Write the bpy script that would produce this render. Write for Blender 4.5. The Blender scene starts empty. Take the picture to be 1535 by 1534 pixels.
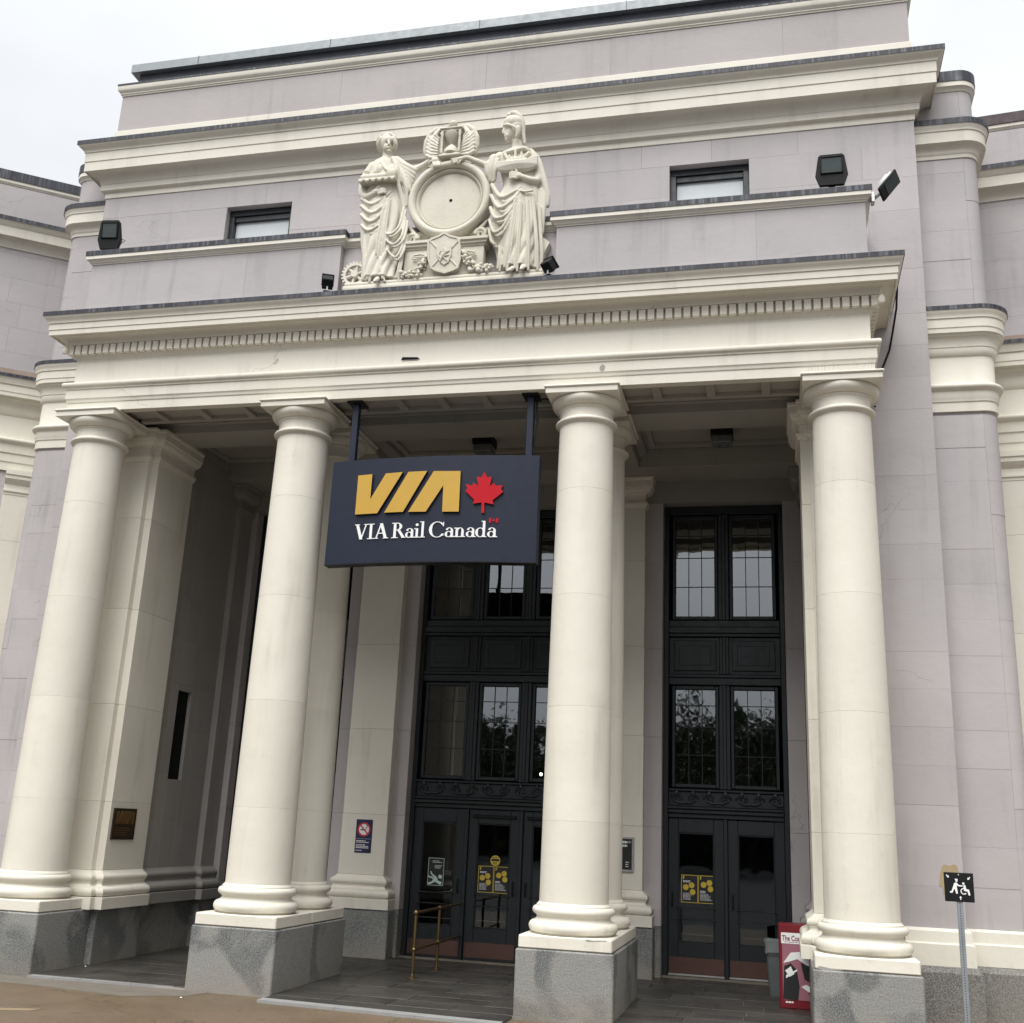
import bpy, bmesh, math, random
from mathutils import Vector, Matrix
random.seed(7)
R = math.radians
SC = bpy.context.scene
COL = SC.collection

# ------------------------------------------------------------------ camera
CAM = Vector((4.3362, -12.7972, 1.98)); YAW, PIT, ROL, FPX = -0.2422, 0.2793, 0.0457, 1650.0
_f = Vector((math.sin(YAW)*math.cos(PIT), math.cos(YAW)*math.cos(PIT), math.sin(PIT)))
_r = Vector((math.cos(YAW), -math.sin(YAW), 0)); _u = _r.cross(_f)
CR = _r*math.cos(ROL)+_u*math.sin(ROL); CU = -_r*math.sin(ROL)+_u*math.cos(ROL)
cd = bpy.data.cameras.new('camera'); cam = bpy.data.objects.new('camera', cd); COL.objects.link(cam)
cd.sensor_fit = 'HORIZONTAL'; cd.sensor_width = 36; cd.lens = 36*FPX/1535; cd.clip_start = .05; cd.clip_end = 2000
m = Matrix((CR, CU, -_f)).transposed().to_4x4(); m.translation = CAM
cam.matrix_world = m; SC.camera = cam

def PX(u, v, y):
    """photo pixel -> point on the plane at depth y (all planes measured from the facade)"""
    d = _f+CR*((u-767.5)/FPX)-CU*((v-767)/FPX)
    return CAM+d*((y-CAM.y)/d.y)
def ZP(x, y, Y):   # pixel of the enlarged view of the sculpture
    return PX(480+x*400/1535, 140+y*400/1535, Y)

# ------------------------------------------------------------------ world, sun, exposure
W = bpy.data.worlds.new('World'); SC.world = W; W.use_nodes = True
nt = W.node_tree; nt.nodes.clear()
N = nt.nodes.new; L = nt.links.new
sky = N('ShaderNodeTexSky'); sky.sky_type = 'NISHITA'; sky.sun_disc = False
SUN_EL, SUN_AZ = R(58), R(190)      # azimuth clockwise from +Y
sky.sun_elevation = SUN_EL; sky.sun_rotation = SUN_AZ; sky.air_density = 1.0; sky.dust_density = 4.0; sky.altitude = 20
hs = N('ShaderNodeHueSaturation'); hs.inputs['Saturation'].default_value = .10; hs.inputs['Value'].default_value = 1.0
L(sky.outputs[0], hs.inputs['Color'])
tc = N('ShaderNodeTexCoord'); mp = N('ShaderNodeMapping'); mp.inputs['Scale'].default_value = (1, 1, 2.2)
L(tc.outputs['Generated'], mp.inputs['Vector'])
ns = N('ShaderNodeTexNoise'); ns.inputs['Scale'].default_value = 2.1; ns.inputs['Detail'].default_value = 6; ns.inputs['Roughness'].default_value = .5
L(mp.outputs[0], ns.inputs['Vector'])
cr = N('ShaderNodeValToRGB'); cr.color_ramp.elements[0].position = .3; cr.color_ramp.elements[0].color = (4.3, 4.48, 4.75, 1)
cr.color_ramp.elements[1].position = .7; cr.color_ramp.elements[1].color = (5.5, 5.57, 5.66, 1)
L(ns.outputs['Fac'], cr.inputs[0])
sx = N('ShaderNodeSeparateXYZ'); L(tc.outputs['Generated'], sx.inputs[0])
el = N('ShaderNodeMapRange'); el.inputs['From Min'].default_value = 0; el.inputs['From Max'].default_value = 1; el.inputs['To Min'].default_value = .40; el.inputs['To Max'].default_value = 1.35
L(sx.outputs[2], el.inputs['Value'])
cg = N('ShaderNodeVectorMath'); cg.operation = 'SCALE'; L(cr.outputs[0], cg.inputs[0]); L(el.outputs[0], cg.inputs['Scale'])   # overcast: zenith brighter than horizon
mx = N('ShaderNodeMix'); mx.data_type = 'RGBA'; mx.inputs['Factor'].default_value = .82     # cloud deck over the clear sky
L(hs.outputs[0], mx.inputs[6]); L(cg.outputs[0], mx.inputs[7])
bg = N('ShaderNodeBackground'); bg.inputs['Strength'].default_value = .1
L(mx.outputs[2], bg.inputs['Color'])
wo = N('ShaderNodeOutputWorld'); L(bg.outputs[0], wo.inputs['Surface'])
sd = bpy.data.lights.new('sun', 'SUN'); sd.energy = 1.5; sd.angle = R(50); sd.color = (1, .985, .955)
so = bpy.data.objects.new('sun', sd); COL.objects.link(so)
_sd = Vector((math.sin(SUN_AZ)*math.cos(SUN_EL), math.cos(SUN_AZ)*math.cos(SUN_EL), math.sin(SUN_EL)))
so.rotation_euler = _sd.to_track_quat('Z', 'Y').to_euler(); so.location = (0, -30, 40)
SC.view_settings.view_transform = 'Standard'; SC.view_settings.look = 'None'
SC.view_settings.exposure = 1.18; SC.view_settings.gamma = 1; SC.view_settings.use_curve_mapping = False

# ------------------------------------------------------------------ materials
def mat(name):
    m = bpy.data.materials.new(name); m.use_nodes = True
    t = m.node_tree; return m, t, t.nodes['Principled BSDF']
def node(t, k, **kw):
    n = t.nodes.new(k)
    for a, v in kw.items(): setattr(n, a, v)
    return n
def pos(t, scale=(1, 1, 1)):
    g = node(t, 'ShaderNodeNewGeometry'); mp = node(t, 'ShaderNodeMapping'); mp.inputs['Scale'].default_value = scale
    t.links.new(g.outputs['Position'], mp.inputs['Vector']); return mp.outputs[0]
def noise(t, vec, sc, det=4, ro=.55, dis=0):
    n = node(t, 'ShaderNodeTexNoise'); n.inputs['Scale'].default_value = sc; n.inputs['Detail'].default_value = det
    n.inputs['Roughness'].default_value = ro; n.inputs['Distortion'].default_value = dis
    t.links.new(vec, n.inputs['Vector']); return n.outputs['Fac']
def ramp(t, fac, p0, p1, c0=(0, 0, 0, 1), c1=(1, 1, 1, 1)):
    n = node(t, 'ShaderNodeValToRGB'); e = n.color_ramp.elements
    e[0].position = p0; e[0].color = c0; e[1].position = p1; e[1].color = c1
    t.links.new(fac, n.inputs[0]); return n.outputs[0]
def mixc(t, fac, a, b, mode='MIX'):
    n = node(t, 'ShaderNodeMix'); n.data_type = 'RGBA'; n.blend_type = mode
    for i, v in ((0, fac), (6, a), (7, b)):
        if isinstance(v, (int, float)): n.inputs[i].default_value = v
        elif isinstance(v, tuple): n.inputs[i].default_value = v if len(v) == 4 else (*v, 1)
        else: t.links.new(v, n.inputs[i])
    return n.outputs[2]
def mathn(t, op, a, b=0.0):
    n = node(t, 'ShaderNodeMath'); n.operation = op
    for i, v in ((0, a), (1, b)):
        if isinstance(v, (int, float)): n.inputs[i].default_value = v
        else: t.links.new(v, n.inputs[i])
    return n.outputs[0]
def bump(t, bs, h, st=.3, di=.01):
    b = node(t, 'ShaderNodeBump'); b.inputs['Strength'].default_value = st; b.inputs['Distance'].default_value = di
    t.links.new(h, b.inputs['Height']); t.links.new(b.outputs[0], bs.inputs['Normal'])

def painted(name, c, c2, dirt=(.3, .29, .26), dirt_amt=.35, rough=.62, crack=.5, streak=.35, bscale=14):
    """painted render on stone: blotchy tone, hairline cracks, faint run-off streaks, brush relief"""
    m, t, b = mat(name); P = pos(t)
    big = noise(t, P, .9, 3)
    base = mixc(t, ramp(t, big, .3, .72), c, c2)
    rnd = node(t, 'ShaderNodeObjectInfo').outputs['Random']
    base = mixc(t, mathn(t, 'MULTIPLY', rnd, .34), base, (c2[0]*.82, c2[1]*.82, c2[2]*.82, 1))
    st = ramp(t, noise(t, pos(t, (3.2, 3.2, .22)), 1.6, 4, .6), .52, .78)
    msk = ramp(t, big, .40, .66)
    base = mixc(t, mathn(t, 'MULTIPLY', mathn(t, 'MULTIPLY', st, msk), streak), base, (*dirt, 1))
    fine = noise(t, P, 6.5, 6, .7)
    sp = ramp(t, fine, .60, .8)
    base = mixc(t, mathn(t, 'MULTIPLY', mathn(t, 'MULTIPLY', sp, msk), dirt_amt), base, (*dirt, 1))
    if crack:
        wv = node(t, 'ShaderNodeVectorMath'); wv.operation = 'ADD'
        nn = node(t, 'ShaderNodeTexNoise'); nn.inputs['Scale'].default_value = 2.2; nn.inputs['Detail'].default_value = 4
        t.links.new(P, nn.inputs['Vector'])
        sc = node(t, 'ShaderNodeVectorMath'); sc.operation = 'MULTIPLY'; sc.inputs[1].default_value = (.75, .75, .75)
        t.links.new(nn.outputs['Color'], sc.inputs[0]); t.links.new(pos(t, (.7, .7, 1.5)), wv.inputs[0]); t.links.new(sc.outputs[0], wv.inputs[1])
        vo = node(t, 'ShaderNodeTexVoronoi'); vo.feature = 'DISTANCE_TO_EDGE'; vo.inputs['Scale'].default_value = .62
        t.links.new(wv.outputs[0], vo.inputs['Vector'])
        ck = ramp(t, vo.outputs['Distance'], .0, .0045, (1, 1, 1, 1), (0, 0, 0, 1))
        cf = mathn(t, 'MULTIPLY', mathn(t, 'MULTIPLY', ck, ramp(t, noise(t, P, .8, 1), .58, .63)), crack)
        base = mixc(t, cf, base, (dirt[0]*.6, dirt[1]*.6, dirt[2]*.6, 1))
    t.links.new(base, b.inputs['Base Color']); b.inputs['Roughness'].default_value = rough
    b.inputs['Specular IOR Level'].default_value = .3
    bump(t, b, noise(t, P, bscale*.5, 5, .62), .32, .014)
    return m
CREAM = painted('cream_paint', (.78, .745, .655), (.71, .675, .585), dirt=(.33, .305, .25), dirt_amt=.45, crack=0, streak=.42)
CREAM_C = painted('cream_paint_cracked', (.78, .745, .655), (.71, .675, .585), dirt=(.33, .305, .25), dirt_amt=.45, crack=.6, streak=.42)
LILAC = painted('lilac_paint', (.485, .452, .452), (.425, .40, .402), dirt=(.27, .255, .25), dirt_amt=.55, crack=.5, streak=.75)
ATTIC = painted('attic_paint', (.455, .417, .412), (.40, .372, .368), dirt=(.25, .235, .215), dirt_amt=.45, crack=.3, streak=.65)
INNER_SHADED = painted('vestibule_shade_paint', (.35, .333, .315), (.30, .287, .272), dirt=(.16, .155, .145), dirt_amt=.4, crack=0, streak=.5)  # wall tone darkened: part of the vestibule's shade sits in the colour
STATUE = painted('statue_stone', (.73, .695, .60), (.60, .565, .47), dirt=(.30, .28, .23), dirt_amt=.75, crack=0, streak=.45, bscale=40)
SOFFIT_SHADED = painted('soffit_shade_paint', (.40, .38, .335), (.34, .325, .285), dirt=(.16, .15, .135), dirt_amt=.4, crack=0)  # the cream much darkened, soffit shade put into the colour

def granite(name, dk=(.135, .14, .137), lt=(.33, .325, .305), warm=(.27, .235, .185), cov=(.47, .53)):
    m, t, b = mat(name); P = pos(t)
    rnd = node(t, 'ShaderNodeObjectInfo').outputs['Random']
    sh = node(t, 'ShaderNodeVectorMath'); sh.operation = 'ADD'; cx = node(t, 'ShaderNodeCombineXYZ')
    t.links.new(mathn(t, 'MULTIPLY', rnd, 9), cx.inputs[0]); t.links.new(mathn(t, 'MULTIPLY', rnd, 5), cx.inputs[2])
    t.links.new(P, sh.inputs[0]); t.links.new(cx.outputs[0], sh.inputs[1]); Q = sh.outputs[0]
    sp = noise(t, P, 60, 4, .8)
    base = mixc(t, ramp(t, sp, .42, .58), (dk[0]*.5, dk[1]*.5, dk[2]*.52, 1), (dk[0]*1.6, dk[1]*1.6, dk[2]*1.6, 1))
    lt_s = mixc(t, ramp(t, sp, .40, .60), (lt[0]*.68, lt[1]*.68, lt[2]*.68, 1), (*lt, 1))
    patch = ramp(t, noise(t, Q, 1.05, 4, .5, .5), *cov)                 # worn, lime-washed areas with a clear edge
    base = mixc(t, mathn(t, 'MULTIPLY', patch, .8), base, lt_s)
    soft = ramp(t, noise(t, Q, 3.1, 4), .45, .75)
    base = mixc(t, mathn(t, 'MULTIPLY', soft, .3), base, lt_s)
    z = node(t, 'ShaderNodeSeparateXYZ'); t.links.new(P, z.inputs[0])
    lo = ramp(t, mathn(t, 'ADD', z.outputs[2], mathn(t, 'MULTIPLY', noise(t, P, 3, 3), .5)), .18, .55, (1, 1, 1, 1), (0, 0, 0, 1))
    base = mixc(t, mathn(t, 'MULTIPLY', lo, .5), base, (*warm, 1))       # splash-back grime band
    t.links.new(base, b.inputs['Base Color']); b.inputs['Roughness'].default_value = .8
    bump(t, b, mathn(t, 'ADD', sp, mathn(t, 'MULTIPLY', noise(t, P, 12, 5), 1.0)), .5, .012)
    return m
GRANITE = granite('granite')
BASEST = granite('base_stone', dk=(.17, .165, .15), lt=(.27, .257, .225), cov=(.38, .62))
GRANITE_L = granite('granite_light', dk=(.15, .155, .15), lt=(.34, .33, .30), cov=(.36, .6))

def plain(name, c, rough=.5, metal=0, var=.15, bs=20, bst=.15, spec=.5):
    m, t, b = mat(name); P = pos(t)
    base = mixc(t, noise(t, P, 4, 5), (c[0]*(1-var), c[1]*(1-var), c[2]*(1-var), 1), (min(1, c[0]*(1+var)), min(1, c[1]*(1+var)), min(1, c[2]*(1+var)), 1))
    t.links.new(base, b.inputs['Base Color']); b.inputs['Roughness'].default_value = rough; b.inputs['Metallic'].default_value = metal
    b.inputs['Specular IOR Level'].default_value = spec
    r = ramp(t, noise(t, P, 9, 4), .2, .8, (rough*.75,)*3+(1,), (min(1, rough*1.25),)*3+(1,)); t.links.new(r, b.inputs['Roughness'])
    bump(t, b, noise(t, P, bs, 5), bst, .005)
    return m
def lead():
    m, t, b = mat('lead_flashing'); P = pos(t)
    s = noise(t, pos(t, (14, 14, .6)), 1.6, 5, .65)
    base = mixc(t, ramp(t, s, .48, .70), (.022, .023, .03, 1), (.17, .175, .20, 1))
    base = mixc(t, mathn(t, 'MULTIPLY', ramp(t, noise(t, P, 1.1, 3), .4, .65), .8), base, (.040, .042, .055, 1))
    t.links.new(base, b.inputs['Base Color']); b.inputs['Roughness'].default_value = .55; b.inputs['Metallic'].default_value = .25
    bump(t, b, s, .4, .01); return m
LEAD = lead()
ZINC = plain('zinc_sheet', (.25, .27, .28), .5, .3)
RUST = plain('brown_capping', (.075, .055, .06), .7)
DOORP = plain('door_paint', (.0115, .0155, .0195), .42, 0, .25, 40, .25)
KICK = plain('copper_kick_plate', (.105, .055, .045), .5, .35, .3)
ALU = plain('aluminium', (.55, .55, .54), .4, .8)
BLACK = plain('black_enamel', (.009, .0095, .011), .5, 0, .3, 20, .15, .25)
BARM = plain('glazing_bar_paint', (.035, .038, .04), .6, 0, .2, 20, .1, .2)
DARK = plain('dark_recess', (.012, .012, .012), .9, 0, .2, 20, .1, .1)
NAVY = plain('navy_panel', (.0125, .017, .034), .42, 0, .12, 6, .1, .3)
GOLD = plain('gold_letters', (.52, .31, .04), .45, 0, .08)
GOLDSIDE = plain('letter_returns', (.02, .018, .015), .5)
RED = plain('leaf_red', (.47, .014, .024), .6, 0, .06, 20, .1, .12)
WHITE = plain('white_vinyl', (.82, .82, .81), .5, 0, .04)
BRASS = plain('brass', (.24, .17, .075), .38, .9, .25)
BRONZE = plain('bronze_plaque', (.05, .037, .018), .45, .6, .3)
BRONZE_L = plain('bronze_relief', (.22, .13, .05), .42, .7, .3)
PLASTIC = plain('grey_plastic', (.105, .12, .12), .5, 0, .2)
GALV = plain('galvanised_steel', (.36, .39, .42), .45, .6, .2)
POSTER = plain('poster_black', (.014, .015, .016), .5, 0, .2)
YELLOW = plain('poster_yellow', (.62, .47, .05), .5, 0, .1)
MINT = plain('poster_mint', (.50, .62, .58), .5, 0, .1)
NAVYSIGN = plain('navy_sign', (.012, .018, .07), .4, 0, .1)
SIGNRED = plain('sign_red', (.55, .035, .05), .45, 0, .1)
BOXRED = plain('newspaper_box_red', (.17, .012, .018), .35, 0, .2)
PINK = plain('poster_pink', (.33, .13, .165), .5, 0, .15)
PALE_PANEL = plain('pale_panel', (.60, .64, .66), .12, 0, .08, 3, .1)  # glossy pale panel filling the attic window openings
TAN = plain('bare_plaster', (.40, .31, .18), .85, 0, .25, 30, .6)
MORTAR = plain('mortar', (.33, .31, .29), .9)
LENS = plain('lamp_glass', (.045, .058, .058), .12, 0, .3)
LAMPLENS = plain('ceiling_lamp_lens', (.14, .15, .15), .3)
CASTW = plain('white_casting', (.7, .7, .69), .4)
GREYPAPER = plain('paper', (.55, .56, .60), .6, 0, .05)

def glass(nm='window_glass', k=2.0, o=.10, tr_=.55):
    m, t, b = mat(nm); t.nodes.remove(b)
    tr = node(t, 'ShaderNodeBsdfTransparent'); tr.inputs[0].default_value = (tr_, tr_*1.05, tr_*1.05, 1)
    gl = node(t, 'ShaderNodeBsdfGlossy'); gl.inputs['Roughness'].default_value = .015; gl.inputs[0].default_value = (.92, .96, 1, 1)
    lw = node(t, 'ShaderNodeFresnel'); lw.inputs['IOR'].default_value = 1.55
    P = pos(t); bp = node(t, 'ShaderNodeBump'); bp.inputs['Strength'].default_value = .25; bp.inputs['Distance'].default_value = .004
    t.links.new(noise(t, P, 2.2, 2), bp.inputs['Height'])
    t.links.new(bp.outputs[0], gl.inputs['Normal'])
    f = mathn(t, 'ADD', mathn(t, 'MULTIPLY', lw.outputs[0], k), o)
    mx = node(t, 'ShaderNodeMixShader'); t.links.new(f, mx.inputs[0]); t.links.new(tr.outputs[0], mx.inputs[1]); t.links.new(gl.outputs[0], mx.inputs[2])
    t.links.new(mx.outputs[0], t.nodes['Material Output'].inputs['Surface']); return m
GLASS = glass('window_glass', 2.2, .16, .4); DGLASS = glass('door_glass', 1.3, .0, .5)

def ground_mat():
    m, t, b = mat('brown_pavement'); P = pos(t)
    base = mixc(t, ramp(t, noise(t, P, .7, 5, .6), .3, .7), (.112, .078, .046, 1), (.158, .113, .070, 1))
    base = mixc(t, mathn(t, 'MULTIPLY', ramp(t, noise(t, P, 3.4, 6, .7), .5, .75), .4), base, (.08, .062, .045, 1))
    base = mixc(t, mathn(t, 'MULTIPLY', ramp(t, noise(t, P, 75, 3, .8), .48, .68), .55), base, (.21, .17, .12, 1))
    base = mixc(t, mathn(t, 'MULTIPLY', ramp(t, noise(t, P, 60, 2), .60, .70), .5), base, (.05, .04, .03, 1))
    base = mixc(t, mathn(t, 'MULTIPLY', ramp(t, noise(t, P, 5, 2), .68, .71), .5), base, (.055, .045, .036, 1))
    vo = node(t, 'ShaderNodeTexVoronoi'); vo.feature = 'DISTANCE_TO_EDGE'; vo.inputs['Scale'].default_value = .3
    wv = node(t, 'ShaderNodeVectorMath'); wv.operation = 'ADD'; nn = node(t, 'ShaderNodeTexNoise'); nn.inputs['Scale'].default_value = 1.5
    t.links.new(P, nn.inputs['Vector']); t.links.new(P, wv.inputs[0]); t.links.new(nn.outputs['Color'], wv.inputs[1]); t.links.new(wv.outputs[0], vo.inputs['Vector'])
    ck = ramp(t, vo.outputs['Distance'], 0, .004, (1, 1, 1, 1), (0, 0, 0, 1))
    base = mixc(t, mathn(t, 'MULTIPLY', ck, .7), base, (.04, .032, .025, 1))
    t.links.new(base, b.inputs['Base Color'])
    t.links.new(ramp(t, noise(t, P, .9, 4), .35, .65, (.35,)*3+(1,), (.75,)*3+(1,)), b.inputs['Roughness'])
    bump(t, b, noise(t, P, 70, 4, .7), .4, .006); return m
def slab_mat():
    m, t, b = mat('slate_slab'); P = pos(t); rnd = node(t, 'ShaderNodeObjectInfo').outputs['Random']
    base = mixc(t, rnd, (.030, .028, .025, 1), (.052, .048, .043, 1))
    base = mixc(t, mathn(t, 'MULTIPLY', ramp(t, noise(t, P, 2.2, 6, .65), .45, .72), .6), base, (.085, .077, .064, 1))
    base = mixc(t, mathn(t, 'MULTIPLY', ramp(t, noise(t, P, 1.1, 4, .6), .5, .7), .5), base, (.018, .017, .016, 1))
    t.links.new(base, b.inputs['Base Color'])
    t.links.new(ramp(t, noise(t, P, 1.6, 4), .35, .65, (.3,)*3+(1,), (.7,)*3+(1,)), b.inputs['Roughness'])
    bump(t, b, noise(t, P, 18, 6, .65), .3, .006); return m
GROUND = ground_mat(); SLAB = slab_mat()
CONC = plain('pale_concrete', (.27, .27, .265), .8, 0, .22, 40, .5)
APRON = plain('apron_concrete', (.155, .135, .11), .8, 0, .25, 40, .5)
BARK = plain('bark', (.07, .055, .04), .9)
LEAF = plain('leaf_green', (.04, .055, .026), .6, 0, .5)

# ------------------------------------------------------------------ mesh helpers
class M:
    def __init__(s): s.v = []; s.f = []
    def add(s, vs, fs):
        o = len(s.v); s.v += [tuple(p) for p in vs]; s.f += [tuple(i+o for i in f) for f in fs]; return s
    def box(s, x0, x1, y0, y1, z0, z1):
        return s.add([(x, y, z) for z in (z0, z1) for y in (y0, y1) for x in (x0, x1)],
                     [(0, 2, 3, 1), (4, 5, 7, 6), (0, 1, 5, 4), (2, 6, 7, 3), (0, 4, 6, 2), (1, 3, 7, 5)])
    def cbox(s, x0, x1, y0, y1, z0, z1, b=.006):
        b = min(b, (x1-x0)*.45, (y1-y0)*.45, (z1-z0)*.45)
        X, Y, Z = (x0, x1), (y0, y1), (z0, z1); vs = []; ix = {}
        for i in (0, 1):
            for j in (0, 1):
                for k in (0, 1):
                    sx, sy, sz = (1, -1)[i]*b, (1, -1)[j]*b, (1, -1)[k]*b
                    for a, p in enumerate(((X[i], Y[j]+sy, Z[k]+sz), (X[i]+sx, Y[j], Z[k]+sz), (X[i]+sx, Y[j]+sy, Z[k]))):
                        ix[i, j, k, a] = len(vs); vs.append(p)
        fs = []
        g = lambda i, j, k, a: ix[i, j, k, a]
        for i in (0, 1):
            q = [g(i, 0, 0, 0), g(i, 1, 0, 0), g(i, 1, 1, 0), g(i, 0, 1, 0)]; fs.append(q if i else q[::-1])
            q = [g(0, i, 0, 1), g(1, i, 0, 1), g(1, i, 1, 1), g(0, i, 1, 1)]; fs.append(q[::-1] if i else q)
            q = [g(0, 0, i, 2), g(1, 0, i, 2), g(1, 1, i, 2), g(0, 1, i, 2)]; fs.append(q if i else q[::-1])
        for i in (0, 1):
            for j in (0, 1):
                fs.append([g(i, j, 0, 0), g(i, j, 1, 0), g(i, j, 1, 1), g(i, j, 0, 1)])
                fs.append([g(i, 0, j, 0), g(i, 1, j, 0), g(i, 1, j, 2), g(i, 0, j, 2)])
                fs.append([g(0, i, j, 1), g(1, i, j, 1), g(1, i, j, 2), g(0, i, j, 2)])
                for k in (0, 1): fs.append([g(i, j, k, 0), g(i, j, k, 1), g(i, j, k, 2)])
        return s.add(vs, fs)
    def lathe(s, prof, n=48, c=(0, 0), axis='z', sx=1, sy=1):
        vs = []; k = len(prof)
        for i in range(n):
            a = 2*math.pi*i/n; ca, sa = math.cos(a)*sx, math.sin(a)*sy
            for r, z in prof:
                vs.append((c[0]+r*ca, c[1]+r*sa, z) if axis == 'z' else (c[0]+r*ca, z, c[1]+r*sa))
        fs = [((i*k+j), ((i+1) % n)*k+j, ((i+1) % n)*k+j+1, i*k+j+1) for i in range(n) for j in range(k-1)]
        fs.append(tuple(i*k for i in range(n))[::-1]); fs.append(tuple(i*k+k-1 for i in range(n)))
        return s.add(vs, fs)
    def mould(s, prof, path):
        """closed profile [(outward offset, z)] swept along a plan path, mitred; outward is right of travel"""
        n = len(path); k = len(prof); offs = []
        seg = []
        for i in range(n-1):
            dx, dy = path[i+1][0]-path[i][0], path[i+1][1]-path[i][1]; l = math.hypot(dx, dy); seg.append((dy/l, -dx/l))
        for i in range(n):
            if i == 0: o = seg[0]
            elif i == n-1: o = seg[-1]
            else:
                a, b = seg[i-1], seg[i]; d = 1+a[0]*b[0]+a[1]*b[1]; o = ((a[0]+b[0])/d, (a[1]+b[1])/d)
            offs.append(o)
        vs = [(path[i][0]+offs[i][0]*o, path[i][1]+offs[i][1]*o, z) for i in range(n) for o, z in prof]
        fs = [(i*k+j, (i+1)*k+j, (i+1)*k+(j+1) % k, i*k+(j+1) % k) for i in range(n-1) for j in range(k)]
        fs.append(tuple(range(k))); fs.append(tuple((n-1)*k+j for j in range(k))[::-1])
        return s.add(vs, fs)
    def prism(s, poly, y0, y1):
        """polygon in (x, z) given depth y0..y1"""
        k = len(poly)
        vs = [(x, y0, z) for x, z in poly]+[(x, y1, z) for x, z in poly]
        return s.add(vs, [tuple(range(k)), tuple(range(2*k-1, k-1, -1))]+[(i, i+k, (i+1) % k+k, (i+1) % k) for i in range(k)])
    def hprism(s, poly, z0, z1):
        k = len(poly)
        vs = [(x, y, z0) for x, y in poly]+[(x, y, z1) for x, y in poly]
        return s.add(vs, [tuple(range(k))[::-1], tuple(range(k, 2*k))]+[(i, (i+1) % k, (i+1) % k+k, i+k) for i in range(k)])
    def tube(s, pts, rad, n=10):
        pts = [Vector(p) for p in pts]; m_ = len(pts)
        rad = rad if isinstance(rad, (list, tuple)) else [rad]*m_
        rings = []; prev = None
        for i, p in enumerate(pts):
            d = (pts[min(i+1, m_-1)]-pts[max(i-1, 0)]).normalized()
            up = prev or (Vector((0, 0, 1)) if abs(d.z) < .9 else Vector((0, 1, 0)))
            a = d.cross(up).normalized(); b = a.cross(d).normalized(); prev = b
            rings.append([p+(a*math.cos(2*math.pi*q/n)+b*math.sin(2*math.pi*q/n))*rad[i] for q in range(n)])
        o = len(s.v); s.v += [tuple(p) for r_ in rings for p in r_]
        for i in range(m_-1):
            for q in range(n): s.f.append((o+i*n+q, o+i*n+(q+1) % n, o+(i+1)*n+(q+1) % n, o+(i+1)*n+q))
        s.f.append(tuple(o+q for q in range(n))[::-1]); s.f.append(tuple(o+(m_-1)*n+q for q in range(n)))
        return s
    def ball(s, c, r, n=12, k=8, rot=None):
        r = r if isinstance(r, (list, tuple)) else (r, r, r); c = Vector(c)
        vs = []
        for i in range(k+1):
            t = math.pi*i/k
            for j in range(n):
                a = 2*math.pi*j/n; p = Vector((math.sin(t)*math.cos(a)*r[0], math.sin(t)*math.sin(a)*r[1], math.cos(t)*r[2]))
                if rot: p = rot @ p
                vs.append(tuple(c+p))
        fs = [(i*n+j, (i+1)*n+j, (i+1)*n+(j+1) % n, i*n+(j+1) % n) for i in range(k) for j in range(n)]
        return s.add(vs, fs)
    def shift(s, d): s.v = [(x+d[0], y+d[1], z+d[2]) for x, y, z in s.v]; return s
    def mirror(s): s.v = [(-x, y, z) for x, y, z in s.v]; s.f = [f[::-1] for f in s.f]; return s
    def mesh(s, name, ma, smooth=35):
        me = bpy.data.meshes.new(name); me.from_pydata(s.v, [], s.f); me.update()
        bm = bmesh.new(); bm.from_mesh(me); bmesh.ops.remove_doubles(bm, verts=bm.verts, dist=1e-6)
        bmesh.ops.recalc_face_normals(bm, faces=bm.faces); bm.to_mesh(me); bm.free()
        if ma: me.materials.append(ma)
        if smooth:
            me.polygons.foreach_set('use_smooth', [True]*len(me.polygons)); me.set_sharp_from_angle(angle=R(smooth))
        return me
    def obj(s, name, ma, parent=None, smooth=35): return link(name, s.mesh(name, ma, smooth), parent)
def link(name, me, parent=None, loc=None):
    o = bpy.data.objects.new(name, me); COL.objects.link(o)
    if parent: o.parent = parent
    if loc: o.location = loc
    return o
def tag(o, label, cat, group=None):
    o['label'] = label; o['category'] = cat
    if group: o['group'] = group
    return o
def thing(name, loc, label, cat, group=None, rz=0):
    o = bpy.data.objects.new(name, None); COL.objects.link(o); o.location = loc; o.rotation_euler.z = rz
    o.empty_display_size = .2; return tag(o, label, cat, group)
def struct(o): o['kind'] = 'structure'; return o
def box_obj(name, ma, parent, *d, b=.006): return M().cbox(*d, b).obj(name, ma, parent)
def both(f):
    for sgn in (-1, 1): f(sgn)
def arc(cx, cy, r, a0, a1, n): return [(cx+r*math.cos(R(a0+(a1-a0)*i/n)), cy+r*math.sin(R(a0+(a1-a0)*i/n))) for i in range(n+1)]

# ------------------------------------------------------------------ dimensions (m)
XC = (-5.1892, -1.9916, 1.9916, 5.1892); YC = .55; YR = 1.68
ZG, ZPL, ZAB, ZA = .6932, .8386, 7.3622, 7.4725
WALLY, WHW = 1.35, 6.375
FY, FHW = .232, 5.553
BACKY, DOORY = 4.30, 4.56
JOINTS = (1.18, 2.08, 3.40, 4.76, 6.12, 7.0)

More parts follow.
